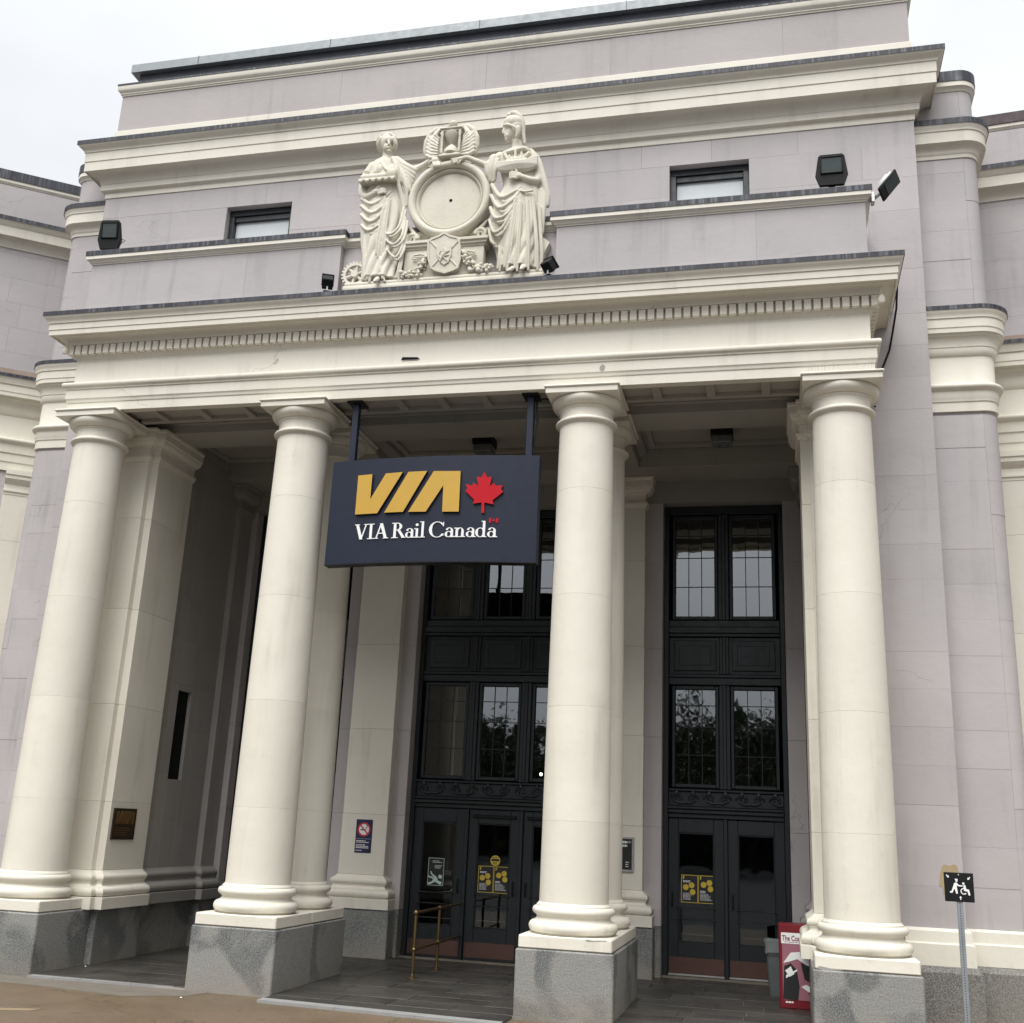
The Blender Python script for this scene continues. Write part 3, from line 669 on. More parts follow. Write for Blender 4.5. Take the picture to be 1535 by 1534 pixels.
# --- corner piers with rounded edge
def pier(s):
    def pth(e=0): 
        p = [(WHW-.05, 1.65), (7.035, 1.65)]+arc(7.035, 1.85, .2, -90, 0, 10)[1:]+[(7.235, 3.4)]
        return rev(p) if s < 0 else p
    pp = M().mould([(-.35, 0), (-.02, 0), (-.02, 12.5), (-.35, 12.5)], pth()).obj('corner_pier', LILAC, B)
    z = 1.092
    while z < 12.4:
        z1 = min(z+.4525, 12.42)
        if z < 7.4 or z > 8.7:
            j = random.uniform(-.003, .002)
            x0, x1 = sorted((s*(WHW-.02), s*7.033))
            M().cbox(x0, x1, 1.65+j, 1.9, z+.0004, z1-.0004, random.choice((.0005, .001, .002))).obj('wall_block', LILAC, pp)
            a = arc(7.035, 1.85, .196+j, -90, 0, 8)+[(7.037+.192+j, 3.3), (7.037, 3.3)]
            q = M().hprism([(s*x, y) for x, y in a], z+.0005, z1-.0005).obj('rounded_block', LILAC, pp)
        z = z1
    pe = [(-.1, 7.475), (.02, 7.475), (.02, 7.598), (.034, 7.61), (.04, 7.65), (.045, 7.66), (.045, 7.75), (.06, 7.765)]
    pe += [(.06+.045*math.cos(a), 7.81+.04*math.sin(a)) for a in [R(-75+i*25) for i in range(7)]]
    pe += [(.03, 7.858), (.015, 7.88), (.015, 8.25), (.03, 8.258), (.045, 8.275), (.06, 8.32), (.06, 8.36), (.07, 8.37)]
    pe += [(.07+.06*(1-math.cos(R(i*18))), 8.37+.14*math.sin(R(i*18))) for i in range(1, 6)]
    pe += [(.14, 8.535), (.165, 8.54), (.165, 8.60), (.175, 8.61), (.175, 8.735), (.19, 8.74), (.19, 8.76)]
    pe += [(.195+.03*(.5-.5*math.cos(R(i*45))), 8.765+.08*i/4) for i in range(1, 5)]
    pe += [(.225, 8.85), (-.1, 8.90)]
    M().mould(pe, pth()).obj('pier_entablature', CREAM, pp)
    M().mould([(.222, 8.852), (.232, 8.844), (.232, 8.905), (-.1, 9.05), (-.1, 8.905)], pth()).obj('lead_flashing', LEAD, pp, 0)
    pu = [(-.1, 11.27), (.015, 11.27), (.02, 11.32), (.035, 11.335), (.04, 11.36)]
    pu += [(.04+.07*(1-math.cos(R(i*18))), 11.36+.085*math.sin(R(i*18))) for i in range(1, 6)]
    pu += [(.13, 11.45), (.14, 11.455), (.14, 11.62), (.155, 11.63), (.155, 11.65), (.165, 11.67), (.185, 11.71), (.185, 11.72), (-.1, 11.75)]
    M().mould(pu, pth()).obj('pier_cornice', CREAM, pp)
    M().mould([(.183, 11.722), (.195, 11.714), (.195, 11.80), (-.1, 11.92), (-.1, 11.76)], pth()).obj('lead_flashing', LEAD, pp, 0)
    M().mould([(-.1, 12.36), (.01, 12.36), (.03, 12.40), (.06, 12.42), (.06, 12.50), (-.1, 12.51)], pth()).obj('pier_cap', CREAM, pp)
    M().mould([(-.1, 12.512), (.058, 12.502), (.07, 12.494), (.07, 12.66), (-.1, 12.70)], pth()).obj('lead_flashing', LEAD, pp, 0)
    x0, x1 = sorted((s*(WHW-.1), s*7.0)); M().box(x0, x1, 1.7, 3.4, 12.4, 12.66).obj('pier_top', LEAD, pp, 0)
both(pier)

# --- doors, windows, panels of the three bays
ORN = None
def ornament(x0, x1, z, Y, par):
    """cast running scroll with leaves above the doors"""
    q = M(); n = max(4, int(round((x1-x0)/.26))); w = (x1-x0)/n
    for i in range(n):
        c = x0+w*(i+.5); sg = 1 if i % 2 else -1
        pts = []
        for k in range(15):
            a = k*.55; r = .085*(1-k/17); pts.append((c+sg*r*math.cos(a), Y-.012-.004*(k % 3), z+.075+r*.8*math.sin(a)))
        q.tube(pts, [.016-.0006*k for k in range(15)], 6)
        for k in range(5):
            a = R(40+k*35); q.ball((c+sg*.05*math.cos(a)+random.uniform(-.03, .03), Y-.016, z+.075+.075*math.sin(a)), (.028, .012, .018), 6, 4, Matrix.Rotation(a, 3, 'Y'))
        q.tube([(c-sg*w*.5, Y-.012, z+.02), (c-sg*w*.2, Y-.02, z+.01), (c+sg*w*.2, Y-.012, z+.05)], [.012, .018, .01], 6)
        q.ball((c, Y-.02, z+.155), (.03, .014, .035), 8, 5)
    return q.obj('ornament_frieze', DOORP, par)
def bay(x0, x1, n):
    Y = DOORY; fw = .075
    fr = M().cbox(x0+.002, x0+fw, Y-.05, Y+.12, 0, 7.108, .006).cbox(x1-fw, x1-.002, Y-.05, Y+.12, 0, 7.108, .006)
    fr.cbox(x0+fw+.001, x1-fw-.001, Y-.05, Y+.12, 6.97, 7.107, .006)
    fr = fr.obj('door_screen', DOORP, B)
    inn = [x0+fw+(x1-x0-2*fw)*i/n for i in range(n+1)]
    def rail(name, z0, z1, dy, b=.008): return M().cbox(x0+fw+.001, x1-fw-.001, Y-dy, Y+.11, z0, z1, b).obj(name, DOORP, fr)
    rail('door_head', 2.235, 2.30, .045); rail('cornice_rail', 2.302, 2.36, .085); rail('cornice_rail', 2.362, 2.40, .115); rail('frieze_board', 2.402, 2.62, .02)
    ornament(x0+fw, x1-fw, 2.44, Y-.02, fr)
    rail('sill_rail', 2.622, 2.66, .05); rail('rail', 4.23, 4.34, .035); rail('rail', 4.342, 4.39, .06)
    rail('rail', 4.98, 5.03, .06); rail('sill_rail', 5.032, 5.13, .085); rail('rail', 5.132, 5.24, .05); rail('spandrel_board', 4.392, 4.978, .0)
    for i in range(1, n):
        for za, zb, hw, dy in ((2.662, 4.228, .085, .045), (4.393, 4.977, .075, .03), (5.242, 6.968, .085, .045)):
            M().cbox(inn[i]-hw, inn[i]+hw, Y-dy, Y+.10, za, zb, .01).obj('mullion', DOORP, fr)
            M().cbox(inn[i]-.03, inn[i]+.03, Y-dy-.022, Y-dy, za, zb, .01).obj('mullion_bead', DOORP, fr)
    for i in range(n):
        a, b_ = inn[i], inn[i+1]
        la, lb = a+(.09 if i else .05), b_-(.09 if i < n-1 else .05)
        # raised spandrel panel
        pm = M()
        for d, dy in ((.03, .028), (.075, .014), (.11, .034)):
            pm.cbox(la+d, lb-d, Y-dy, Y-.001+(.0005*d), 4.42+d, 4.95-d, .008)
        pm.obj('spandrel_panel', DOORP, fr)
        for za, zb, rows in ((2.68, 4.215, 4), (5.255, 6.955, 4)):
            w = M()
            for q in ((la, la+.05, za, zb), (lb-.05, lb, za, zb), (la+.051, lb-.051, za, za+.055), (la+.051, lb-.051, zb-.055, zb)):
                w.cbox(q[0], q[1], Y-.018, Y+.07, q[2], q[3], .007)
            w = w.obj('window', DOORP, fr)
            ga, gb, ha, hb = la+.052, lb-.052, za+.057, zb-.057
            cw, rh = (gb-ga)/3, (hb-ha)/rows
            zc = [ha, ha+.30*(hb-ha)/1, ha+.60*(hb-ha), ha+.83*(hb-ha), hb]
            for c in range(3):
                for r_ in range(rows):
                    xa, xb, z0, z1 = ga+cw*c+.004, ga+cw*(c+1)-.004, zc[r_]+.004, zc[r_+1]-.004
                    t_ = random.uniform(-.0006, .0006); u_ = random.uniform(-.0006, .0006)
                    M().add([(xa, Y+.03+t_, z0), (xb, Y+.03-t_, z0), (xb, Y+.03-t_+u_, z1), (xa, Y+.03+t_+u_, z1)], [(0, 1, 2, 3)]).obj('pane', GLASS, w, 0)
            for c in (1, 2): M().box(ga+cw*c-.006, ga+cw*c+.006, Y+.02, Y+.035, ha, hb).obj('glazing_bar', BARM, w, 0)
            for r_ in range(1, rows): M().box(ga, gb, Y+.021, Y+.034, zc[r_]-.006, zc[r_]+.006).obj('glazing_bar', BARM, w, 0)
    for i in range(1, n): M().cbox(inn[i]-.028, inn[i]+.028, Y-.06, Y+.11, 0, 2.234, .006).obj('door_post', DOORP, fr)
    for i in range(n):
        a, b_ = inn[i]+(.03 if i else .003), inn[i+1]-(.03 if i < n-1 else .003)
        z0, z1 = .022, 2.228; st = .145
        d = M()
        for q in ((a, a+st, z0, z1), (b_-st, b_, z0, z1), (a+st+.001, b_-st-.001, z0, .48), (a+st+.001, b_-st-.001, 2.02, z1)):
            d.cbox(q[0], q[1], Y-.012, Y+.035, q[2], q[3], .005)
        for q in ((a+st, a+st+.018, .482, 2.018), (b_-st-.018, b_-st, .482, 2.018), (a+st+.019, b_-st-.019, .482, .5), (a+st+.019, b_-st-.019, 2.0, 2.018)):
            d.cbox(q[0], q[1], Y-.004, Y+.03, q[2], q[3], .004)
        d = d.obj('door_leaf', DOORP, fr)
        M().box(a+st+.01, b_-st-.01, Y+.012, Y+.018, .49, 2.01).obj('pane', DGLASS, d, 0)
        M().cbox(a+.012, b_-.012, Y-.017, Y-.0125, .055, .275, .002).obj('kick_plate', KICK, d)
        M().cbox(a+.004, b_-.004, Y-.035, Y-.013, .024, .05, .004).obj('weather_bar', ALU if x0 > 2 else DOORP, d)
        for zb in (.80, .96): M().tube([(a+st*.8, Y-.03, zb), (b_-st*.8, Y-.03, zb-.004)], .008, 8).obj('push_bar', BLACK, d)
        hx = b_-st*.5 if (i == 0 and n == 3) or (i == 1 and n == 3) else a+st*.45
        M().tube([(hx, Y-.013, 1.17), (hx, Y-.06, 1.16), (hx, Y-.065, 1.07), (hx, Y-.06, .985), (hx, Y-.013, .975)], .011, 8).obj('door_handle', BLACK, d)
        if n == 3 and i: M().cbox(a+.06, b_-.06, Y-.05, Y-.013, 2.10, 2.15, .01).obj('door_closer', BLACK, d)
    M().cbox(x0, x1, Y-.19, Y+.1, -.03, .018, .006).obj('threshold', APRON, fr)
bay(-1.39, 1.39, 3); bay(2.625, 4.478, 2); bay(-4.478, -2.625, 2)
# dim hall behind the glass
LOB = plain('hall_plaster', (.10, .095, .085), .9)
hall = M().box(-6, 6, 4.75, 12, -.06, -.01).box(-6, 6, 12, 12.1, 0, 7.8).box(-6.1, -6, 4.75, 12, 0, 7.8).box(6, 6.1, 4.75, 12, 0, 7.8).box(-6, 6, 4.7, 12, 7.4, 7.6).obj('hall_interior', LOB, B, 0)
M().cbox(-3.5, 3.5, 6.2, 6.4, .95, 1.06, .01).obj('hall_rail', plain('oak', (.16, .07, .03), .5), hall)

# --- wings
def wing(label, path_front, mirror, name='station_wing'):
    w = thing(name, (path_front[0][0], path_front[0][1], 0), label, 'building')
    o = Vector((path_front[0][0], path_front[0][1], 0)); P = [(x-o.x, y-o.y) for x, y in path_front]
    def mo(nm, pr, ma, sm=35, p=P): return M().mould(pr, p).obj(nm, ma, w, sm)
    mo('wall', [(-.5, -.06), (-.02, -.06), (-.02, 12.5), (-.5, 12.5)], LILAC)
    dx, dy = P[1][0]-P[0][0], P[1][1]-P[0][1]; l = math.hypot(dx, dy); ux, uy = dx/l, dy/l
    z = 8.95
    while z < 11.3:
        z1 = min(z+.4525, 11.4); s_ = 0
        while s_ < l-.01:
            e = min(l, s_+random.uniform(1.0, 1.8)); e = l if l-e < .4 else e
            mo('wall_block', [(-.1, z+.001), (0, z+.001), (0, z1-.001), (-.1, z1-.001)], LILAC, 35, [(P[0][0]+ux*(s_+.001), P[0][1]+uy*(s_+.001)), (P[0][0]+ux*(e-.001), P[0][1]+uy*(e-.001))]); s_ = e
        z = z1
    z = .70
    while z < 7.1:
        z1 = min(z+.4525, 7.3); mo('wall_block', [(-.1, z+.001), (0, z+.001), (0, z1-.001), (-.1, z1-.001)], LILAC); z = z1
    pe = [(-.1, 7.31), (.04, 7.31), (.04, 7.45), (.055, 7.46), (.055, 7.60), (.075, 7.61), (.075, 7.76), (.09, 7.775)]
    pe += [(.09+.045*math.cos(a), 7.82+.04*math.sin(a)) for a in [R(-75+i*25) for i in range(7)]]
    pe += [(.05, 7.868), (.04, 7.89), (.04, 8.25), (.06, 8.27), (.08, 8.32), (.09, 8.37)]
    pe += [(.09+.08*(1-math.cos(R(i*18))), 8.37+.14*math.sin(R(i*18))) for i in range(1, 6)]
    pe += [(.18, 8.535), (.24, 8.54), (.24, 8.60), (.25, 8.61), (.25, 8.735), (.27, 8.74), (.28, 8.78), (.31, 8.85), (-.1, 8.88)]
    mo('entablature', pe, CREAM); mo('lead_flashing', [(.31, 8.852), (.32, 8.846), (.32, 8.905), (-.1, 9.0), (-.1, 8.89)], LEAD, 0)
    mo('rust_band', [(-.1, 9.0), (.01, 9.0), (.01, 9.1), (-.1, 9.1)], plain('rust_stain_'+('l' if mirror else 'r'), (.36, .27, .22), .8, 0, .25))
    pu = [(-.1, 11.30), (.02, 11.30), (.03, 11.36)]+[(.04+.09*(1-math.cos(R(i*18))), 11.36+.09*math.sin(R(i*18))) for i in range(1, 6)]
    pu += [(.17, 11.46), (.18, 11.62), (.2, 11.64), (.24, 11.72), (-.1, 11.75)]
    mo('cornice', pu, CREAM); mo('lead_flashing', [(.238, 11.722), (.25, 11.714), (.25, 11.79), (-.1, 11.9), (-.1, 11.76)], LEAD, 0)
    mo('attic', [(-.3, 11.8), (-.06, 11.8), (-.06, 12.56), (-.3, 12.56)], ATTIC)
    mo('attic_cap', [(-.3, 12.54), (-.05, 12.54), (-.02, 12.57), (-.02, 12.63), (-.3, 12.64)], CREAM)
    mo('coping', [(-.3, 12.642), (-.02, 12.632), (-.005, 12.626), (-.005, 12.80), (-.3, 12.83)], LEAD if mirror else RUST, 0)
    mo('base_moulding', [(-.1, ZG), (.075, ZG), (.075, .925), (.045, .94), (.045, 1.06), (.012, 1.09), (-.1, 1.09)], CREAM)
    mo('granite_base', [(-.1, -.06), (.13, -.06), (.13, .63), (.08, ZG-.002), (-.1, ZG-.002)], BASEST, 0)
    # pilasters
    for k, s0 in enumerate((.05, 3.2)):
        if mirror: a, b_ = l-s0-1.18, l-s0
        else: a, b_ = s0, s0+1.05
        Q = [(P[0][0]+ux*a, P[0][1]+uy*a), (P[0][0]+ux*b_, P[0][1]+uy*b_)]
        Q = [(Q[0][0]+uy*-.1, Q[0][1]+ux*.1)]+Q+[(Q[1][0]-uy*.1, Q[1][1]+ux*.1)]
        Q = [(Q[1][0]-uy*.001, Q[1][1]+ux*.001), (Q[2][0]-uy*.001, Q[2][1]+ux*.001)]
        zz_ = (1.09,)+JOINTS[1:5]+(6.9,)
        for za, zb in zip(zz_[:-1], zz_[1:]): mo('pilaster_block', [(-.05, za+.001), (.055, za+.001), (.058, za+.004), (.058, zb-.004), (.055, zb-.001), (-.05, zb-.001)], CREAM, 35, Q)
        mo('pilaster_capital', [(-.05, 6.90), (.065, 6.90), (.065, 6.94), (.085, 6.95), (.085, 6.98), (.06, 6.985), (.06, 7.08), (.08, 7.09), (.12, 7.15), (.13, 7.16), (.13, 7.22), (.15, 7.23), (.15, 7.308), (-.05, 7.308)], CREAM, 35, Q)
    return w
wing('lilac wing with dark lead coping angled forward beside the plaque end of the portico', [(-12.2, 2.45-.72*4.5), (-7.05, 2.45+.72*.65)], True)
wing('lilac wing with brown coping behind the pictogram signpost', [(7.15, 2.99), (14.5, 2.26)], False)

# ------------------------------------------------------------------ hanging station sign
SG = thing('hanging_sign', (0, .35, 5.19), 'navy curved hanging sign with gold lettering and red maple leaf', 'sign')
BOW = .12
def surf(x): return -BOW*(1-(x/1.42)**2)
pts_f = [(-1.42+2.84*i/24) for i in range(25)]
q = M(); T = .16
vs = []
for x in pts_f:
    for z in (0, 1.42): vs += [(x, surf(x), z), (x, surf(x)+T, z)]
fs = []
for i in range(24):
    a = i*4; b_ = a+4
    fs += [(a, b_, b_+2, a+2), (a+1, a+3, b_+3, b_+1), (a, a+1, b_+1, b_), (a+2, b_+2, b_+3, a+3)]
fs += [(0, 2, 3, 1), (96, 97, 99, 98)]
q.add(vs, fs); panel = q.obj('panel', NAVY, SG)
q = M()
for i in range(24): 
    x0, x1 = pts_f[i], pts_f[i+1]
    q.add([(x0, surf(x0)-.006, -.012), (x1, surf(x1)-.006, -.012), (x1, surf(x1)+T, -.012), (x0, surf(x0)+T, -.012), (x0, surf(x0)-.006, -.002), (x1, surf(x1)-.006, -.002), (x1, surf(x1)+T, -.002), (x0, surf(x0)+T, -.002)],
          [(0, 3, 2, 1), (4, 5, 6, 7), (0, 1, 5, 4), (2, 3, 7, 6), (0, 4, 7, 3), (1, 2, 6, 5)])
q.obj('bottom_edge', BLACK, SG, 0)
def K(x, y): return (-1.01+(x+(y-255)*.064-275)/697*1.43, 6.38-(y-255+(x-275)*.0359)/265*.54-5.19)
def relief(name, poly, y0, d, ma, side=None):
    xs_ = [p[0] for p in poly]; xa, xb = min(xs_), max(xs_); sl = (surf(xb)-surf(xa))/(xb-xa); ya = max(surf(xa), surf(xb)) if False else surf((xa+xb)/2)
    mm = M().prism(poly, y0-d, y0+.012)
    mm.v = [(x, y+ya+sl*(x-(xa+xb)/2), z) for x, y, z in mm.v]; o = mm.obj(name, ma, SG, 0)
    if side:
        o.data.materials.append(side)
        for p in o.data.polygons:
            if abs(p.normal.y) < .5: p.material_index = 1
    return o
for nm, pl in (('letter_v', ((275, 255), (375, 248), (363, 418), (470, 245), (587, 238), (413, 513), (258, 520))),
               ('letter_i', ((625, 236), (752, 231), (590, 504), (462, 510))),
               ('letter_a', ((795, 231), (972, 229), (958, 498), (850, 500), (858, 325), (742, 502), (626, 505)))):
    relief(nm, [K(*p) for p in pl], 0, .035, GOLD, GOLDSIDE)
leaf = ((1123, 230), (1141, 265), (1170, 260), (1156, 322), (1186, 300), (1192, 318), (1238, 315), (1228, 340), (1240, 358), (1172, 415), (1178, 442), (1120, 432), (1118, 500), (1100, 500), (1103, 432), (1048, 442), (1056, 415), (1000, 360), (1014, 342), (1002, 315), (1045, 322), (1053, 302), (1084, 325), (1074, 262), (1103, 268))
relief('maple_leaf', [K(*p) for p in leaf], 0, .03, RED, GOLDSIDE)
# serif lettering built stroke by stroke
GL = {}
def bar(x0, y0, x1, y1, w): 
    dx, dy = x1-x0, y1-y0; h = w/2
    return [(x0-h, y0), (x0+h, y0), (x1+h, y1), (x1-h, y1)]
def rect(x0, x1, y0, y1): return [(x0, y0), (x1, y0), (x1, y1), (x0, y1)]
def bowl(cx, cy, rx, ry, a0, a1, tk, tn=.05, n=14):
    o, i_ = [], []
    for k in range(n+1):
        a = R(a0+(a1-a0)*k/n); w = tn+(tk-tn)*abs(math.cos(a))**1.5
        o.append((cx+rx*math.cos(a), cy+ry*math.sin(a))); i_.append((cx+(rx-w)*math.cos(a), cy+(ry-w*.75)*math.sin(a)))
    return o+i_[::-1]
GL['V'] = ([bar(.14, 1, .42, 0, .17), bar(.70, 1, .42, 0, .075), rect(0, .30, .95, 1), rect(.56, .84, .95, 1)], .82)
GL['I'] = ([rect(.12, .27, 0, 1), rect(0, .39, 0, .05), rect(0, .39, .95, 1)], .42)
GL['A'] = ([bar(.12, 0, .40, 1, .075), bar(.70, 0, .40, 1, .17), rect(.2, .62, .32, .38), rect(0, .26, 0, .05), rect(.55, .86, 0, .05)], .84)
GL['R'] = ([rect(.11, .26, 0, 1), rect(0, .38, 0, .05), rect(0, .2, .95, 1), bowl(.30, .745, .30, .255, -90, 90, .15), rect(.2, .33, .94, 1), rect(.2, .33, .49, .54), bar(.72, 0, .42, .5, .17), rect(.6, .84, 0, .05)], .80)
GL['a'] = ([rect(.36, .49, .04, .45), bowl(.28, .42, .21, .20, 0, 165, .13), bowl(.25, .19, .22, .20, 30, 330, .13), rect(.36, .58, 0, .06)], .56)
GL['i'] = ([rect(.09, .22, 0, .6), rect(0, .31, 0, .05), rect(0, .15, .55, .6), bowl(.15, .83, .085, .085, 0, 360, .08, .08)], .33)
GL['l'] = ([rect(.09, .22, 0, 1.04), rect(0, .31, 0, .05), rect(0, .15, .99, 1.04)], .33)
GL['C'] = ([bowl(.47, .5, .47, .52, 42, 322, .17), rect(.78, .83, .70, .98), rect(.79, .83, .1, .24)], .90)
GL['n'] = ([rect(.09, .22, 0, .6), rect(0, .31, 0, .05), rect(0, .15, .55, .6), bowl(.34, .38, .20, .23, 0, 150, .13), rect(.41, .54, 0, .40), rect(.33, .63, 0, .05)], .65)
GL['d'] = ([bowl(.27, .30, .27, .31, 20, 340, .14), rect(.40, .53, 0, 1.04), rect(.32, .46, .99, 1.04), rect(.45, .62, 0, .05)], .64)
x = 0; lay = []
for ch in 'VIA Rail Canada':
    if ch == ' ': x += .20; continue
    lay.append((ch, x)); x += GL[ch][1]*(.97 if ch != 'A' else 1)
tw = x; H = .205; SX = 1.925/tw
for ch, ox in lay:
    mm = M()
    for k, poly in enumerate(GL[ch][0]): mm.prism([(-1.005+(ox+px)*SX, .315+py*H) for px, py in poly], -.014-.0006*k, .0)
    mm.v = [(a, b_+surf(a), c) for a, b_, c in mm.v]; mm.obj('letter_'+ch.lower(), WHITE, SG, 0)
fx, fz = .815, .505
for a, b_ in ((0, .028), (.088, .116)): relief('flag_bar', [(fx+a, fz), (fx+b_, fz), (fx+b_, fz+.062), (fx+a, fz+.062)], 0, .012, RED)
relief('flag_leaf', [(fx+.058+.018*math.cos(R(90*i)), fz+.031+.022*math.sin(R(90*i))) for i in range(4)], 0, .012, RED)
for xx in (-1.17, 1.27):
    yy = surf(xx)+T/2
    M().cbox(xx-.045, xx+.045, yy-.045, yy+.045, 1.38, ZA-5.19-.03, .006).obj('hanger', NAVY, SG)
    M().cbox(xx-.11, xx+.11, yy-.11, yy+.16, ZA-5.19-.03, ZA-5.19-.002, .004).obj('ceiling_plate', BLACK, SG)
cb = [(1.33, .40, 6.75), (1.36, .42, 7.1), (1.34, .43, 7.38), (1.42, .44, 7.43), (1.62, .48, 7.42)]
tag(M().tube(cb, .012, 8).obj('power_cable', BLACK), 'thin black cable looping from the sign hanger to the column capital', 'cable')

# ------------------------------------------------------------------ floodlights
def floodlight(base, rz, tilt, label, w=.33, h=.40, d=.16, grp=None):
    t = thing('floodlight', base, label, 'floodlight', grp, rz)
    M().cbox(-.04, .04, -.03, .05, 0, .09, .006).cbox(-.13, .13, -.06, .10, -.004, .012, .004).obj('bracket', BLACK, t)
    Rm = Matrix.Rotation(tilt, 4, 'X'); ctr = Vector((0, -.02, .09+h*.45))
    def place(mm): mm.v = [tuple(Rm @ Vector(p)+ctr) for p in mm.v]; return mm
    # tapered housing: wide at the lamp end, deeper towards the back
    ol = [(-w/2, -h*.18), (-w*.38, -h/2), (w*.38, -h/2), (w/2, -h*.18), (w*.40, h*.44), (w*.33, h/2), (-w*.33, h/2), (-w*.40, h*.44)]
    mm = M(); k = len(ol)
    for sc, yy in ((1, -d*.5), (1.03, -d*.42), (1.0, -d*.1), (.7, d*.5)): mm.v += [(x*sc, yy, z*sc) for x, z in ol]
    for r_ in range(3):
        for i in range(k): mm.f.append((r_*k+i, r_*k+(i+1) % k, (r_+1)*k+(i+1) % k, (r_+1)*k+i))
    mm.f += [tuple(range(k))[::-1], tuple(range(3*k, 4*k))]
    place(mm).obj('housing', BLACK, t)
    fr = M()
    for a in ((-w*.36, w*.36, h*.385, h*.43), (-w*.36, w*.36, -h*.14, -h*.10), (-w*.36, -w*.31, -h*.10, h*.385), (w*.31, w*.36, -h*.10, h*.385)):
        fr.cbox(a[0], a[1], -d*.5-.022, -d*.5, a[2], a[3], .006)
    place(fr).obj('bezel', BLACK, t)
    place(M().box(-w*.31, w*.31, -d*.5-.008, -d*.5-.001, -h*.10, h*.385)).obj('glass', LENS, t, 0)
    place(M().tube([(w*.25, d*.45, 0), (w*.45, d*.75, -.02), (w*.25, d*.5, -.1)], .012, 6)).obj('wire_loop', GALV, t)
    return t
floodlight((-5.36, .30, 10.055), R(8), R(8), 'black floodlight with pale reflector on the parapet over the plaque end', .36, .45)
floodlight((5.17, .28, 10.055), 0, R(6), 'square black floodlight on the parapet beside a white lamp', .40, .42)
# white cast floodlight fixed to the end of the parapet, aimed sideways
t = thing('floodlight', (5.66, .32, 9.93), 'slim black framed floodlight with white casting on the parapet end', 'floodlight')
_y = -Vector((.72, -.52, -.46)).normalized(); _z = Vector((.55, .12, .78)); _z = (_z-_y*_z.dot(_y)).normalized(); _x = _y.cross(_z)
Rm = Matrix((_x, _y, _z)).transposed().to_4x4() @ Matrix.Diagonal((.78, .9, .86, 1))
def pl(mm, c=Vector((.20, -.14, .09))): mm.v = [tuple(Rm @ Vector(p)+c) for p in mm.v]; return mm
M().cbox(-.012, .03, -.06, .06, -.07, .07, .004).tube([(.02, 0, 0), (.09, -.05, .03), (.17, -.10, .07)], .025, 8).obj('bracket', ALU, t)
pl(M().cbox(-.14, .14, -.025, .02, -.22, .22, .018)).obj('front_frame', BLACK, t)
pl(M().box(-.11, .11, -.030, -.0255, -.10, .185)).obj('glass', LENS, t, 0)
pl(M().cbox(-.125, .125, .021, .085, -.13, .19, .03).cbox(-.10, .10, .0855, .125, -.06, .15, .03)).obj('casting', CASTW, t)
def small_flood(p, rz, label):
    t = thing('spotlight', p, label, 'spotlight', None, rz)
    M().cbox(-.05, .05, -.04, .04, 0, .012, .003).cbox(-.012, .012, -.012, .012, .012, .10, .003).obj('bracket', ALU, t)
    Rm = Matrix.Rotation(R(-38), 4, 'X'); c = Vector((0, .01, .155))
    def f(mm): mm.v = [tuple(Rm @ Vector(q)+c) for q in mm.v]; return mm
    f(M().cbox(-.075, .075, -.075, .085, -.075, .055, .01)).obj('housing', BLACK, t)
    f(M().cbox(-.085, .085, -.085, .10, .056, .078, .006)).obj('lid', BLACK, t)
small_flood((-1.60, -.02, 8.985), R(25), 'small black spotlight on the cornice beside the carved gear wheel')
small_flood((1.52, -.02, 8.985), R(-30), 'small black spotlight on the cornice at the feet of the helmeted statue')
# cable down the cornice return
tag(M().tube([(5.95, .70, 8.86), (5.96, 1.0, 8.70), (5.93, 1.25, 8.50), (5.88, 1.30, 8.25), (5.76, 1.31, 7.95), (5.70, 1.30, 7.7), (5.66, 1.28, 7.45)], .014, 8).obj('drop_cable', BLACK), 'black cable hanging down behind the cornice return beside the outermost column', 'cable')
# bird spikes on the outer capital
t = thing('bird_spikes', (5.1892, .10, ZA), 'strip of thin bird spikes on the column top beside the drop cable', 'bird spikes')
M().cbox(-.42, .42, -.012, .012, -.0005, .006, .001).obj('strip', ALU, t)
q = M()
for i in range(26): q.tube([(-.40+i*.032, 0, .004), (-.40+i*.032+random.uniform(-.02, .02), random.uniform(-.04, .0), .10)], .0015, 4)
q.obj('spikes', ALU, t, 0)

# ------------------------------------------------------------------ signs, posters and things in the portico
def text(body, size, ma, parent, loc, name, depth=.001, sx=1, bold=0, align='LEFT'):
    c = bpy.data.curves.new(name, 'FONT'); c.body = body; c.size = size; c.extrude = depth; c.offset = bold; c.align_x = align
    o = bpy.data.objects.new(name, c); COL.objects.link(o); dg = bpy.context.evaluated_depsgraph_get()
    me = bpy.data.meshes.new_from_object(o.evaluated_get(dg)); bpy.data.objects.remove(o); bpy.data.curves.remove(c)
    me.transform(Matrix.Translation(loc) @ Matrix.Rotation(R(90), 4, 'X') @ Matrix.Diagonal((sx, 1, 1, 1)))
    me.materials.clear(); me.materials.append(ma); return link(name, me, parent)
def lines(par, x0, x1, z0, n, dz, h, y, ma=WHITE, seed=1):
    rr = random.Random(seed); q = M()
    for i in range(n):
        x = x0; e = x0+(x1-x0)*rr.uniform(.6, 1)
        while x < e:
            w = rr.uniform(.012, .035); q.box(x, min(x+w, e), y-.0012, y, z0-i*dz-h, z0-i*dz); x += w+.006
    return q.obj('small_print', ma, par, 0)
def ring(cx, cz, r0, r1, n=28, a0=0, a1=360):
    return [(cx+r1*math.cos(R(a0+(a1-a0)*i/n)), cz+r1*math.sin(R(a0+(a1-a0)*i/n))) for i in range(n+1)]+[(cx+r0*math.cos(R(a0+(a1-a0)*i/n)), cz+r0*math.sin(R(a0+(a1-a0)*i/n))) for i in range(n, -1, -1)]
